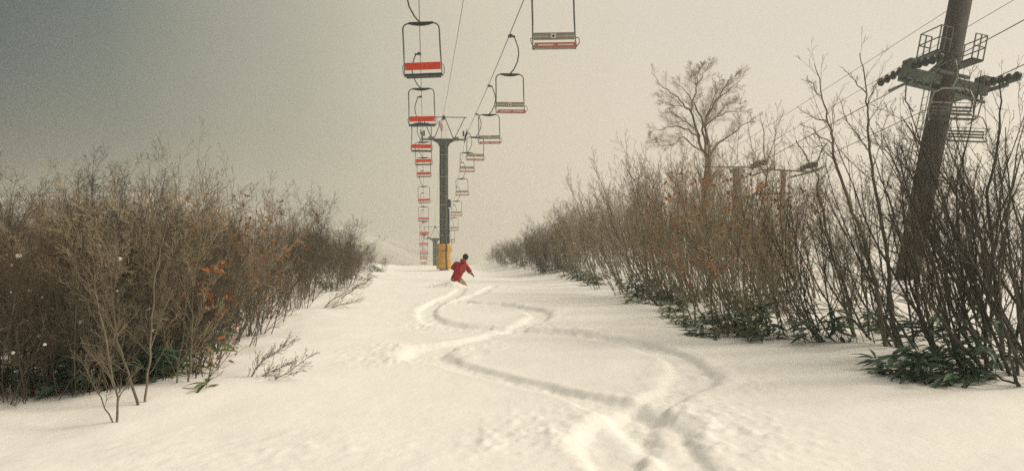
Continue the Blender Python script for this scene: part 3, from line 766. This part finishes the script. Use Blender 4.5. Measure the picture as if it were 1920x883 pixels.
# ---- shrubs with orange dead leaves
for (px, py, d, h, lb) in ((395, 735, 9.3, 2.3, 'shrub hung with orange dead leaves at the front of the left thicket'),
                           (340, 700, 10.3, 2.7, 'taller shrub with a few orange leaves behind the front of the left thicket'),
                           (455, 650, 11.5, 2.0, 'low shrub with orange leaves leaning over the snow on the left bank'),
                           (1365, 600, 13.3, 3.5, 'shrub with orange dead leaves in front of the tall tree trunk'),
                           (1425, 600, 13.0, 3.4, 'shrub with thick orange dead leaves right of the tall tree'),
                           (1490, 600, 12.8, 3.2, 'shrub with orange dead leaves furthest right of the orange-leaved ones'),
                           (1305, 600, 14.6, 3.2, 'small shrub with orange leaves left of the tall tree'),
                           (1260, 580, 19.0, 3.3, 'shrub with sparse orange leaves further down the right bank')):
    x = (px - 960) / FPX * d
    plant(pick(leaf_protos, rs.randint(3)), x, d, h / 3.0, (rs.uniform(-.5, .5) if px < 900 else pi + rs.uniform(-.5, .5)), lb, 'shrubs with orange dead leaves')

# ---- dark, close shrubs on the far right
for (px, d, h, yaw, lb) in ((1868, 8.9, 3.3, .1, 'dark many-stemmed shrub rising from the bamboo leaves at the right edge of the snow'),
                            (1905, 9.8, 3.9, -.4, 'dark tall shrub behind the bamboo leaves close to the right border'),
                            (1790, 10.0, 3.0, .3, 'dark shrub standing just left of the largest bamboo clump'),
                            (1960, 8.6, 3.4, 0, 'dark shrub at the right border of the photo'),
                            (1720, 10.9, 2.9, -.2, 'dark shrub in front of the leaning tower foot'),
                            (1850, 12.2, 4.0, .5, 'dark tall shrub in the second row right of the leaning tower'),
                            (1930, 12.6, 4.2, -.3, 'dark tall shrub in the second row by the right border'),
                            (1640, 12.4, 2.9, .2, 'dark shrub left of the leaning tower foot'),
                            (1560, 12.3, 2.7, -.3, 'dark shrub with slanting stems at the snow edge right of the orange leaves')):
    x = (px - 960) / FPX * d
    plant(pick(dark_protos, rs.randint(4)), x, d, h / 3.0, pi + yaw, lb, 'dark shrubs at the right edge')

# ---- individual trees and saplings drawn after the photograph
def traced(name, label, d, lines, bark, twig, spec, seed, cat='sapling', depth=.25, group=None, leaves=0, stem_name='stem', fine_n=3, foot=True):
    """lines: list of ([(px,py)...], r0, r1); each gets its own slow drift in depth"""
    rs = np.random.RandomState(seed); root = None; polys = []
    for li, (pts, r0, r1) in enumerate(lines):
        drift = rs.normal(0, depth); P = []
        for i, (px, py) in enumerate(pts):
            f = i / (len(pts) - 1); dd = d + drift * f * (1 if li else .4)
            if li > 0 and i == 0: # start on nearest point of earlier lines
                q = W(px, py, d); c = min((pp for L_ in polys for pp in L_[0]), key=lambda a: (a[0] - q[0]) ** 2 + (a[2] - q[2]) ** 2)
                if np.hypot(c[0] - q[0], c[2] - q[2]) < .35 * (d / 10): dd = c[1]
                start = dd
            P.append(W(px, py, dd if li == 0 or i == 0 else start + drift * f))
        P = np.array(P)
        # densify
        Q = [P[0]]
        for a, c in zip(P[:-1], P[1:]):
            for t in (1 / 3, 2 / 3, 1): Q.append(a * (1 - t) + c * t + (rs.normal(0, .012 * (d / 12), 3) if t < 1 else 0))
        P = np.array(Q); polys.append((P, np.linspace(r0, r1, len(P))))
    g = polys[0][0][0].copy()
    if foot:
        gzz = gz(g[0], g[1]); 
    else: gzz = g[2]
    t = empty(name, (g[0], g[1], gzz), label=label, cat=cat, group=group)
    off = np.array([g[0], g[1], gzz]); out = {}
    for k, (P, R) in enumerate(polys):
        P = P - off
        if k == 0 and foot:
            e0 = P[0].copy(); e0[2] = -.3; e0[:2] -= (P[1] - P[0])[:2] * .4
            P = np.vstack([e0, P]); R = np.concatenate([[R[0] * 1.12], R])
        o = bpy.data.objects.new(stem_name if k == 0 or foot and pts_low(lines[k]) else 'limb', tubes_mesh('limb', [(P, R)], 8 if k == 0 else 6, bark)); link(o, t)
        branch_out(rs, P, R[0] * .7, R[-1], 0, out, spec if k else spec)
    fine = [q for lv in out for q in out[lv]]
    o = bpy.data.objects.new('twig_crown', tubes_mesh('twig_crown', fine, fine_n, twig)); o['kind'] = 'stuff'; link(o, t)
    if leaves:
        ss = [q[0][-1] for q in fine if q[0][-1][2] < 1.6]
        o = bpy.data.objects.new('dead_leaf_cluster', dead_leaves_mesh('dead_leaf_cluster', rs, ss, leaves, M['dead_leaf'])); o['kind'] = 'stuff'; link(o, t)
    return t
def pts_low(line): return line[0][0][1] > 600

Z4 = lambda L: [(1200 + x / 2.943, 80 + y / 2.943) for x, y in L]
SPT = [(13, .34, .62, .11, .05, .15), (11, .52, .62, .14, .03, .08), (9, .60, .6, .16, .02, .05)]
RMIN = .0024; RF = .40
traced('bare_tree', 'tall bare beech-like tree with a wide fanned crown standing above the right thicket', 40.0, [
    ([(1312, 500), (1316, 430), (1322, 370), (1326, 325), (1328, 296)], .20, .15),
    (Z4([(375, 640), (340, 590), (310, 480), (280, 380), (240, 340), (190, 290), (130, 250), (60, 165)]), 0.0800, 0.0072),
    (Z4([(280, 380), (295, 310), (310, 240), (300, 190), (270, 120)]), 0.0480, 0.0060),
    (Z4([(310, 240), (345, 170), (400, 100)]), 0.0280, 0.0048),
    (Z4([(310, 230), (325, 160), (350, 110)]), 0.0240, 0.0048),
    (Z4([(372, 630), (355, 520), (338, 410), (300, 335), (250, 270), (190, 215)]), 0.0720, 0.0060),
    (Z4([(385, 620), (362, 480), (370, 400), (430, 310), (500, 250), (570, 190)]), 0.0800, 0.0060),
    (Z4([(430, 310), (470, 240), (540, 160)]), 0.0360, 0.0048),
    (Z4([(370, 400), (400, 330), (420, 260), (440, 190)]), 0.0320, 0.0048),
    (Z4([(388, 610), (440, 550), (500, 510), (600, 440), (645, 410)]), 0.0560, 0.0060),
    (Z4([(350, 600), (290, 570), (240, 520), (200, 560), (120, 570), (60, 540)]), 0.0440, 0.0048),
    (Z4([(325, 540), (270, 480), (200, 460), (130, 480), (50, 485)]), 0.0440, 0.0048),
    (Z4([(310, 480), (260, 440), (200, 400), (140, 390)]), 0.0360, 0.0048),
    (Z4([(362, 460), (420, 410), (500, 380), (600, 385)]), 0.0400, 0.0048),
    (Z4([(420, 410), (480, 340), (560, 330)]), 0.0280, 0.0048),
    (Z4([(280, 380), (220, 350), (150, 330), (110, 280)]), 0.0240, 0.0036),
], M['bark_grey'], M['twig_olive'], SPT, 21, cat='tree', depth=1.0, stem_name='trunk')

RMIN = .0017; RF = .5
SPS = [(13, .22, .60, .09, .06, .25), (4, .42, .5, .12, .06, .2), (3, .4, .5, .12, .05, .2)]
Z5 = lambda L: [(1400 + x / 4.013, 80 + y / 4.013) for x, y in L]
traced('bare_sapling', 'tall thin sapling with its tip bent left, third from the right border above the thicket', 11.0, [
    ([(1662, 652), (1650, 590), (1642, 530), (1622, 455), (1598, 400), (1582, 350)] + Z5([(660, 880), (645, 760), (640, 660), (600, 560), (570, 430), (550, 270), (510, 160)]), .034, .005),
    (Z5([(570, 430), (510, 340), (450, 270)]), .008, .003), (Z5([(620, 620), (500, 560), (390, 490)]), .009, .003), (Z5([(640, 760), (520, 680), (400, 610)]), .010, .003)
], M['bark_grey'], M['twig_olive'], SPS, 31)
traced('bare_sapling', 'tallest thin sapling with a knotted straight stem just left of the leaning tower', 11.2, [
    ([(1690, 655), (1672, 600), (1668, 520), (1655, 430), (1640, 350)] + Z5([(930, 850), (915, 700), (910, 530), (905, 400), (880, 200), (850, 80)]), .034, .005),
    (Z5([(900, 380), (820, 290), (720, 190)]), .009, .003), (Z5([(930, 830), (860, 740), (760, 600), (700, 420)]), .012, .003), (Z5([(910, 480), (960, 330), (1020, 270)]), .008, .003)
], M['bark_grey'], M['twig_olive'], SPS, 32)
traced('bare_sapling', 'slanting sapling with a broken looking top between the tall tree and the tall saplings', 12.5, [
    ([(1606, 648), (1590, 560), (1560, 480), (1545, 400), (1532, 350)] + Z5([(540, 1000), (440, 840), (370, 740)]), .03, .008),
    (Z5([(520, 960), (560, 820), (600, 760)]), .012, .004),
], M['bark_grey'], M['twig_olive'], SPS, 33)
traced('bare_sapling', 'young tree with dark upright stem directly right of the leaning tower', 10.4, [
    ([(1905, 735), (1880, 660), (1868, 560), (1862, 460), (1850, 360), (1872, 260), (1878, 190), (1872, 150)], .036, .006),
    ([(1862, 460), (1830, 380), (1800, 330), (1790, 300)], .014, .004), ([(1862, 430), (1900, 350), (1915, 290)], .014, .004)
], M['bark_dark'], M['twig_dark'], SPS, 34)
traced('bare_sapling', 'thin grey sapling left of the leaning tower with upswept branches', 14.0, [
    ([(1735, 640), (1722, 560), (1712, 480), (1695, 400), (1690, 350), (1702, 290), (1722, 240)], .026, .005),
    ([(1692, 350), (1668, 290), (1640, 250)], .010, .003)
], M['bark_grey'], M['twig_olive'], SPS, 35)
traced('bare_sapling', 'thin sapling with upright shoots right beside the trunk of the tall tree', 17.0, [
    ([(1420, 600), (1425, 520), (1420, 440), (1428, 380), (1440, 320), (1432, 260), (1425, 220)], .024, .005),
    ([(1435, 330), (1410, 280), (1400, 220)], .008, .003), ([(1436, 310), (1455, 250), (1470, 210)], .008, .003)
], M['bark_grey'], M['twig_olive'], SPS, 36)
traced('bare_sapling', 'thin straight sapling rising left of the tall tree over the right bank', 22.0, [
    ([(1215, 560), (1210, 480), (1200, 400), (1190, 340), (1165, 300)], .026, .006), ([(1200, 400), (1230, 340), (1240, 300)], .012, .004)
], M['bark_grey'], M['twig_olive'], SPS, 37)
# left foreground
RMIN = .0014
SPL = [(13, .28, .6, .10, .06, .22), (6, .45, .5, .12, .05, .12), (3, .45, .5, .12, .05, .2)]
traced('bare_sapling', 'pale two-stemmed sapling standing alone in front of the left thicket', 6.75, [
    ([(219, 792), (221, 745), (208, 690), (196, 620), (182, 560), (176, 500)], 0.0109, 0.0024),
    ([(213, 795), (190, 745), (165, 700), (140, 660)], 0.0075, 0.0018),
    ([(222, 750), (240, 715), (262, 690)], 0.0048, 0.0018), ([(220, 740), (200, 690), (180, 665)], 0.0041, 0.0012)
], M['bark_pale'], M['twig_pale'], SPL, 41)
traced('bare_sapling', 'pale sapling with a slanting stem and fork, beside the lone two-stemmed one', 7.3, [
    ([(262, 770), (245, 715), (228, 660), (215, 600), (208, 520), (200, 470), (182, 440)], 0.0136, 0.0030),
    ([(212, 560), (225, 500), (218, 440)], 0.0082, 0.0018), ([(222, 630), (190, 580), (150, 520), (130, 480)], 0.0068, 0.0018)
], M['bark_pale'], M['twig_pale'], SPL, 42)
traced('bare_sapling', 'pale upright sapling second from the front on the left, right of the slanting one', 7.4, [
    ([(272, 768), (276, 700), (284, 620), (288, 540), (300, 470), (312, 420)], 0.0122, 0.0030), ([(280, 660), (300, 600), (325, 540)], 0.0061, 0.0018)
], M['bark_pale'], M['twig_pale'], SPL, 43)
traced('bare_sapling', 'forked grey sapling with green leaves at its foot on the left', 8.2, [
    ([(329, 757), (332, 715), (335, 675), (345, 620), (350, 560), (365, 480)], 0.0122, 0.0030), ([(327, 755), (312, 725), (290, 700)], 0.0088, 0.0024)
], M['bark_grey'], M['twig_olive'], SPL, 44)
traced('bare_sapling', 'straight dark sapling right of the forked one at the left thicket edge', 8.3, [
    ([(353, 752), (358, 690), (360, 620), (362, 540), (375, 460), (372, 400)], 0.0136, 0.0036), ([(360, 640), (385, 560), (400, 500)], 0.0068, 0.0018), ([(350, 755), (385, 715), (410, 670), (440, 610)], 0.0082, 0.0018)
], M['bark_grey'], M['twig_olive'], SPL, 45, leaves=40)
SPB = [(18, .36, .38, .08, .02, .1), (7, .42, .45, .10, .02, .12), (4, .4, .4, .1, .02, .2)]
for k, (pts, lb) in enumerate((([(62, 720), (58, 640), (66, 560), (60, 480), (75, 400)], 'thin pale stem near the left border, rising out of the dark thicket'),
                              ([(262, 700), (268, 620), (272, 540), (280, 480), (300, 400), (296, 350)], 'thin pale crooked stem behind the pale saplings'),
                              ([(430, 700), (450, 620), (470, 560), (500, 500), (520, 440), (515, 380)], 'pale slanting stem rising right of the orange leaves'),
                              ([(520, 650), (540, 570), (560, 500), (575, 440), (600, 400)], 'pale slanting stem further down the left bank'))):
    traced('bare_sapling', lb, 9.0 + k * 1.6 if k < 3 else 15.0, [(pts, .011, .003)], M['bark_pale'], M['twig_pale'], SPL, 60 + k)
traced('bare_bush', 'low fan of bare reddish twigs pressed sideways over the snow on the left', 8.8, [
    ([(455, 730), (480, 690), (510, 665), (545, 645)], .006, .002), ([(478, 732), (510, 715), (545, 695), (580, 668)], .006, .002), ([(460, 728), (500, 700), (550, 680)], .005, .002)
], M['bark_brown'], M['twig_brown'], SPB, 46, cat='bush')
traced('bare_bush', 'small fan of grey twigs over the snow further down the left edge', 18.0, [
    ([(598, 585), (625, 560), (655, 545), (690, 528)], .012, .003), ([(602, 588), (640, 570), (680, 560)], .010, .003), ([(640, 560), (670, 535), (700, 520)], .010, .003)
], M['bark_brown'], M['twig_olive'], SPB, 47, cat='bush')
traced('bare_bush', 'thin twigs sticking out of the snow at the lower left corner', 7.6, [
    ([(28, 787), (45, 765), (70, 750)], .007, .002), ([(28, 787), (30, 765), (20, 740)], .006, .002)
], M['bark_pale'], M['twig_pale'], SPB[:2], 48, cat='bush')
traced('fallen_branch', 'dark stem lying outward over the snow at the foot of the right border shrub', 8.3, [
    ([(1916, 735), (1903, 705), (1893, 670), (1888, 620)], .022, .012), ([(1908, 718), (1880, 712), (1862, 702)], .014, .008)
], M['bark_dark'], M['twig_dark'], [(3, .2, .5, .1, .02, .4)], 49, cat='branch')
traced('fallen_branch', 'thin dark branch lying low over the snow at the right thicket edge', 12.0, [
    ([(1428, 628), (1395, 620), (1360, 617), (1330, 622)], .013, .004), ([(1530, 655), (1490, 640), (1462, 622)], .012, .004)
], M['bark_dark'], M['twig_olive'], [(6, .25, .5, .1, .02, .3)], 50, cat='branch')

# ---- dwarf bamboo
BL_V, BL_F = leaf_shape(1, .23, .25, .3)
BLEAF = mesh('leaf', BL_V * .26, BL_F, M['bamboo_leaf']); BLEAFP = mesh('leaf', BL_V * .26, BL_F, M['bamboo_pale'])
def bamboo_sites(rs, ncane, H, spread, lean):
    canes = []; leaves = []
    for c in range(ncane):
        a = rs.uniform(0, 2 * pi); b0 = np.array([rs.normal(0, spread * .4), rs.normal(0, spread * .4), -.1])
        P = grow(rs, b0, np.array([cos(a) * .5 + lean, sin(a) * .5, 1.0]), H * rs.uniform(.5, 1.1), .005, 5, .12, -.02); canes.append(P)
        for q in range(rs.randint(7, 12)):
            tp = P[-1] if q < 4 else P[rs.randint(2, 5)]
            aa = rs.uniform(0, 2 * pi); dd = np.array([cos(aa) + lean * 1.2, sin(aa), rs.uniform(-.25, .5)])
            leaves.append((tp, dd, rs.uniform(.75, 1.25), rs.uniform(-.5, .5)))
    return canes, leaves
def bamboo(seed, ncane, H, spread, lean, separate, pale=False):
    rs = np.random.RandomState(seed); t = empty('dwarf_bamboo')
    canes, leaves = bamboo_sites(rs, ncane, H, spread, lean)
    me = tubes_mesh('cane_cluster', [(P, np.linspace(.006, .003, len(P))) for P in canes], 4, M['bamboo_pale'])
    link(bpy.data.objects.new('cane_cluster', me), t)
    if separate:
        for p, d, s, roll in leaves:
            o = bpy.data.objects.new('leaf', BLEAFP if pale else BLEAF); o.location = p; o.scale = (s, s, s)
            o.rotation_euler = Matrix(frame_from(d, roll=roll).tolist()).to_euler(); link(o, t)
    else:
        b = MB()
        for p, d, s, roll in leaves: b.addvf((BL_V * .26 * s) @ frame_from(d, roll=roll).T + p, BL_F)
        o = bpy.data.objects.new('leaf_cluster', mesh('leaf_cluster', np.concatenate(b.v), b.f, M['bamboo_pale'] if pale else M['bamboo_leaf'])); o['kind'] = 'stuff'; link(o, t)
    return t
def put_bamboo(o, px, d, yaw, s, label, group='dwarf bamboo plants'):
    x = (px - 960) / FPX * d; o.location = (x, d, gz(x, d) - .03); o.rotation_euler = (0, 0, yaw); o.scale = (s, s, s); tag(o, label, 'bamboo', group)
hero_b = [(1690, 9.1, 4, .38, 'small spray of dark bamboo leaves on the snow left of the big clump', .12),
          (1745, 8.75, 8, .50, 'dark bamboo clump with drooping leaves, left end of the big clump', .35),
          (1795, 8.6, 9, .50, 'dense dark bamboo clump in the middle of the big clump', .4),
          (1845, 8.75, 9, .55, 'dark bamboo clump round the foot of the many-stemmed shrub', .4),
          (1815, 9.5, 9, .95, 'taller dark bamboo behind the middle of the big clump', .45),
          (1900, 9.3, 7, .8, 'dark bamboo clump by the right border', .35),
          (1352, 12.3, 1, .16, 'single tiny bamboo tuft on open snow in front of the right thicket', .02),
          (1320, 12.9, 4, .45, 'bamboo spray at the snow edge left of the slanting stems', .25),
          (390, 8.0, 1, .22, 'lone yellowish bamboo sprig on the snow at the left', .02),
          (322, 8.5, 2, .5, 'green bamboo sprig on the forked sapling at the left', .06)]
for i, (px, d, nc_, H, lb, spd) in enumerate(hero_b):
    o = bamboo(600 + i, nc_, H, spd, .5 if px > 900 else -.1, True, pale=(i == 8)); put_bamboo(o, px, d, pi if px > 900 else 0, 1.0, lb)
bp = [bamboo(700 + i, 5, .7, .25, .25, False, pale=(i == 3)) for i in range(4)]
first = set()
def scat_b(n, seed, fx, fy, lb, s0=.7, s1=1.2, pale=.2):
    rs = np.random.RandomState(seed)
    for i in range(n):
        y = fy(rs); x = fx(y, rs); k = 3 if rs.rand() < pale else rs.randint(3)
        o = bp[k] if k not in first else copy_tree(bp[k]); first.add(k)
        put_bamboo(o, 960 + x / y * FPX, y, rs.uniform(0, 6.28), rs.uniform(s0, s1), lb)
scat_b(34, 1, lambda y, r: xr(y) + .1 + r.rand() * 3.2, lambda r: r.uniform(12.5, 24), 'green bamboo low among the stems of the right thicket', .6, 1.25, .35)
scat_b(22, 2, lambda y, r: xr(y) + .1 + r.rand() * 1.6, lambda r: r.uniform(26, 75), 'yellow-green bamboo at the snow edge far down the right bank', .8, 1.5, .5)
scat_b(30, 3, lambda y, r: xl(y) - .4 - r.rand() * 3.5, lambda r: r.uniform(8.5, 14), 'green bamboo low among the stems of the left thicket', .8, 1.4, .1)
scat_b(14, 6, lambda y, r: -3.4 - r.rand() * 2.0, lambda r: r.uniform(7.6, 8.8), 'green bamboo at the front foot of the left thicket', .6, .95, .15)
scat_b(16, 7, lambda y, r: xr(y) - .15 + r.rand() * .8, lambda r: r.uniform(11.5, 19), 'green bamboo at the snow edge of the right thicket', .45, .85, .4)
scat_b(8, 4, lambda y, r: xl(y) - .2 - r.rand() * 1, lambda r: r.uniform(20, 60), 'bamboo at the foot of the shrubs further down the left bank', .8, 1.3, .6)
scat_b(10, 5, lambda y, r: xr(y) + .4 + r.rand() * 2, lambda r: r.uniform(9, 12), 'dark bamboo behind the front stems at the right edge', .8, 1.2, .0)

# ------------------------------------------------------------------ snowboarder
def skin_mesh(name, joints, edges, m, parent, sub=2, smooth=True, root=0):
    me = bpy.data.meshes.new(name); me.from_pydata([j[0] for j in joints], edges, [])
    o = bpy.data.objects.new(name, me); link(o, parent)
    md = o.modifiers.new('skin', 'SKIN'); md.use_smooth_shade = smooth
    sv = me.skin_vertices[0].data if me.skin_vertices else None
    if sv is None:
        bpy.context.view_layer.objects.active = o
    for i, j in enumerate(joints):
        r = j[1]; r = (r, r) if not isinstance(r, tuple) else r
        o.data.skin_vertices[0].data[i].radius = r
    o.data.skin_vertices[0].data[root].use_root = True
    ms = o.modifiers.new('sub', 'SUBSURF'); ms.levels = sub; ms.render_levels = sub
    dg = bpy.context.evaluated_depsgraph_get(); dg.update()
    m2 = bpy.data.meshes.new_from_object(o.evaluated_get(dg)); o.modifiers.clear(); o.data = m2
    m2.materials.clear(); m2.materials.append(m)
    m2.polygons.foreach_set('use_smooth', [True] * len(m2.polygons))
    return o
bd = 30.0
bx, by = (862 - 960) / FPX * bd, bd
bz = gz(bx, by)
# where the photograph shows the joints
def J(px, py, dy=0.0):
    p = W(px, py, bd + dy); return (p[0] - bx, p[1] - by, p[2] - bz)
rider = empty('person', (bx, by, bz), label='snowboarder in a red jacket and beige trousers crouching in a turn, seen from behind', cat='person')
hip = J(855, 521, .05); chest = J(863, 503, 0); neck = J(869, 489, .02); head = J(872.5, 483, .04)
lsh = J(854, 494, -.06); rsh = J(873, 497, .12)
lel = J(849, 504, .0); lha = J(851, 500, .2)
rel_ = J(879, 507, .16); rha = J(885, 513.5, .16)
lkn = J(853, 533, .24); rkn = J(869, 531, .2)
lft = (-.30, -.05, -.16); rft = (.28, .10, -.16)
jb = [(hip, .13), (chest, (.17, .13)), (neck, .06), (head, .09), (lsh, .07), (lel, .05), (lha, .035), (rsh, .07), (rel_, .05), (rha, .035), (lkn, .075), (lft, .05), (rkn, .075), (rft, .05)]
eb = [(0, 1), (1, 2), (2, 3), (1, 4), (4, 5), (5, 6), (1, 7), (7, 8), (8, 9), (0, 10), (10, 11), (0, 12), (12, 13)]
def mk(name, jj, ee, m, parent=rider, sub=2): return skin_mesh(name, jj, ee, m, parent, sub)
probe = bpy.data.meshes.new('probe'); probe.from_pydata([(0, 0, 0), (0, 0, 1)], [(0, 1)], [])
HAVE_SKIN = True
def ensure_layer(me):
    return len(me.skin_vertices) > 0
_old = skin_mesh
def skin_mesh2(name, joints, edges, m, parent, sub=2, root=0):
    import bmesh
    me = bpy.data.meshes.new(name); bm = bmesh.new(); lay = bm.verts.layers.skin.verify()
    vs = []
    for i, (p, r) in enumerate(joints):
        v = bm.verts.new(p); r = (r, r) if not isinstance(r, tuple) else r; v[lay].radius = r; v[lay].use_root = (i == root); vs.append(v)
    for a, c in edges: bm.edges.new((vs[a], vs[c]))
    bm.to_mesh(me); bm.free()
    o = bpy.data.objects.new(name, me); link(o, parent)
    md = o.modifiers.new('skin', 'SKIN'); md.use_smooth_shade = True; md.branch_smoothing = .6
    ms = o.modifiers.new('sub', 'SUBSURF'); ms.levels = sub; ms.render_levels = sub
    dg = bpy.context.evaluated_depsgraph_get(); dg.update()
    m2 = bpy.data.meshes.new_from_object(o.evaluated_get(dg)); o.modifiers.clear(); o.data = m2
    m2.materials.clear(); m2.materials.append(m); m2.polygons.foreach_set('use_smooth', [True] * len(m2.polygons)); return o
def lerp(a, b_, t): return tuple(a[i] * (1 - t) + b_[i] * t for i in range(3))
skin_mesh2('body', jb, eb, M['skin'], rider)
waist = lerp(hip, chest, .45)
hem = lerp(hip, chest, -.30)
skin_mesh2('jacket', [(waist, (.235, .18)), (hem, (.25, .21)), (lerp(hip, chest, .8), (.25, .19)), (chest, (.25, .18)), (lerp(chest, neck, .7), (.13, .12)), (lsh, .14), (lel, .11), (lerp(lel, lha, .75), .09), (rsh, .135), (rel_, .105), (lerp(rel_, rha, .78), .085)],
           [(0, 1), (0, 2), (2, 3), (3, 4), (3, 5), (5, 6), (6, 7), (3, 8), (8, 9), (9, 10)], M['jacket'], rider)
hd = skin_mesh2('hood', [(lerp(neck, chest, .35), (.17, .13)), (neck, (.16, .14)), (lerp(neck, head, .45), .125)], [(0, 1), (1, 2)], M['jacket'], rider)
def ellipsoid(name, c, r, m, parent, n=14):
    b = MB(); P = []; R_ = []
    for k in range(9):
        a = -pi / 2 + pi * k / 8; P.append((c[0], c[1], c[2] + r[2] * sin(a))); R_.append(max(.004, r[0] * cos(a)))
    b.tube(P, R_, n); return b.build(name, m, parent, True)
ellipsoid('beanie', (head[0] + .005, head[1], head[2] + .025), (.112, .12, .125), M['beanie'], rider)
skin_mesh2('goggles', [((head[0] + .05, head[1] + .1, head[2] + .02), .03), ((head[0] + .11, head[1] + .04, head[2] + .02), .03), ((head[0] + .10, head[1] - .04, head[2] + .02), .015)], [(0, 1), (1, 2)], M['black'], rider)
skin_mesh2('trousers', [(hip, (.17, .15)), (lerp(hip, lkn, .5), .125), (lkn, .11), (lerp(lkn, lft, .8), .09), (lerp(hip, rkn, .5), .125), (rkn, .11), (lerp(rkn, rft, .8), .09)],
           [(0, 1), (1, 2), (2, 3), (0, 4), (4, 5), (5, 6)], M['trousers'], rider)
def glove(c, d, nm='glove'):
    d = unit(np.array(d)); c = np.array(c); s = unit(np.cross(d, (0, 0, 1))); u = np.cross(s, d)
    jj = [(tuple(c - d * .07), .07), (tuple(c), (.08, .06)), (tuple(c + d * .06), (.075, .055))]; ee = [(0, 1), (1, 2)]
    for k, (o_, ln) in enumerate(((-.042, .055), (-.014, .075), (.014, .07), (.042, .05))):
        a = c + d * .06 + s * o_; b1 = a + d * ln * .6 - u * .008; b2 = b1 + d * ln * .4 - u * .025
        i = len(jj); jj += [(tuple(a), .02), (tuple(b1), .019), (tuple(b2), .016)]; ee += [(2, i), (i, i + 1), (i + 1, i + 2)]
    a = c + s * .05; i = len(jj); jj += [(tuple(a), .022), (tuple(a + s * .03 + d * .04), .018)]; ee += [(1, i), (i, i + 1)]
    return skin_mesh2(nm, jj, ee, M['black'], rider, 1, root=1)
glove(rha, np.array(rha) - np.array(rel_)); glove(lha, np.array(lha) - np.array(lel))
for f in (lft, rft):
    skin_mesh2('boot', [((f[0], f[1], f[2] + .12), .07), ((f[0], f[1], f[2] + .02), .07), ((f[0] + .02, f[1] + .16, f[2]), .05)], [(0, 1), (1, 2)], M['black'], rider)
# cuff
b = MB(); q = lerp(rel_, rha, .72); q2 = lerp(rel_, rha, .84); b.tube([q, q2], .055, 10); b.build('cuff', M['white_paint'], rider)
# board, strapped under the boots and buried in powder
brd = empty('snowboard', (bx, by, bz - .19), .25, label='dark snowboard buried in powder under the boots of the rider', cat='snowboard')
V = []; F = []
for i, x in enumerate(np.linspace(-.78, .78, 25)):
    a = abs(x) / .78; wd = .125 + .025 * a; 
    if a > .82: wd *= sqrt(max(0, 1 - ((a - .82) / .18) ** 2)) + .02
    z = .09 * max(0, (a - .78) / .22) ** 2
    V += [(x, -wd, z), (x, wd, z), (x, wd, z + .012), (x, -wd, z + .012)]
for i in range(24):
    for j in range(4): F.append((i * 4 + j, i * 4 + (j + 1) % 4, i * 4 + 4 + (j + 1) % 4, i * 4 + 4 + j))
F += [(0, 1, 2, 3), (99, 98, 97, 96)]
MB().addvf(V, F).build('deck', M['board'], brd)
for sx in (-.28, .28):
    MB().box((sx, 0, .03), (.12, .26, .03)).box((sx, -.11, .1), (.1, .03, .14)).build('binding', M['black'], brd)
# powder thrown up round the rider
b = MB(); rs = np.random.RandomState(77)
for i in range(260):
    t = rs.rand() ** 1.3; x = bx - .05 - t * .95 + rs.normal(0, .10); y = by - .2 + rs.normal(0, .28) ; h = gz(x, y) + abs(rs.normal(0, .12 * (1 - .5 * t))) + .04 - .05 * t
    s = rs.uniform(.006, .02)
    O = np.array([(1, 0, 0), (-1, 0, 0), (0, 1, 0), (0, -1, 0), (0, 0, 1), (0, 0, -1)]) * s * rs.uniform(.6, 1.3, (6, 1)) + (x, y, h)
    b.addvf(O, [(0, 2, 4), (2, 1, 4), (1, 3, 4), (3, 0, 4), (2, 0, 5), (1, 2, 5), (3, 1, 5), (0, 3, 5)])
b.build('powder_spray', M['snow_clump'], None, True, label='powder snow thrown up round the legs of the snowboarder', cat='snow spray', kind='stuff')
# ------------------------------------------------------------------ haze
hm = bpy.data.materials.new('haze'); hm.use_nodes = True; t = hm.node_tree; t.nodes.clear()
o_ = t.nodes.new('ShaderNodeOutputMaterial'); v_ = t.nodes.new('ShaderNodeVolumePrincipled')
v_.inputs['Color'].default_value = (.97, .97, .96, 1); v_.inputs['Density'].default_value = 0.0014; v_.inputs['Anisotropy'].default_value = .5
t.links.new(v_.outputs[0], o_.inputs['Volume'])
MB().box((0, 250, -3), (1400, 760, 72)).build('haze', hm, None, label='thin snowy haze lying over the whole slope', cat='haze', kind='stuff')
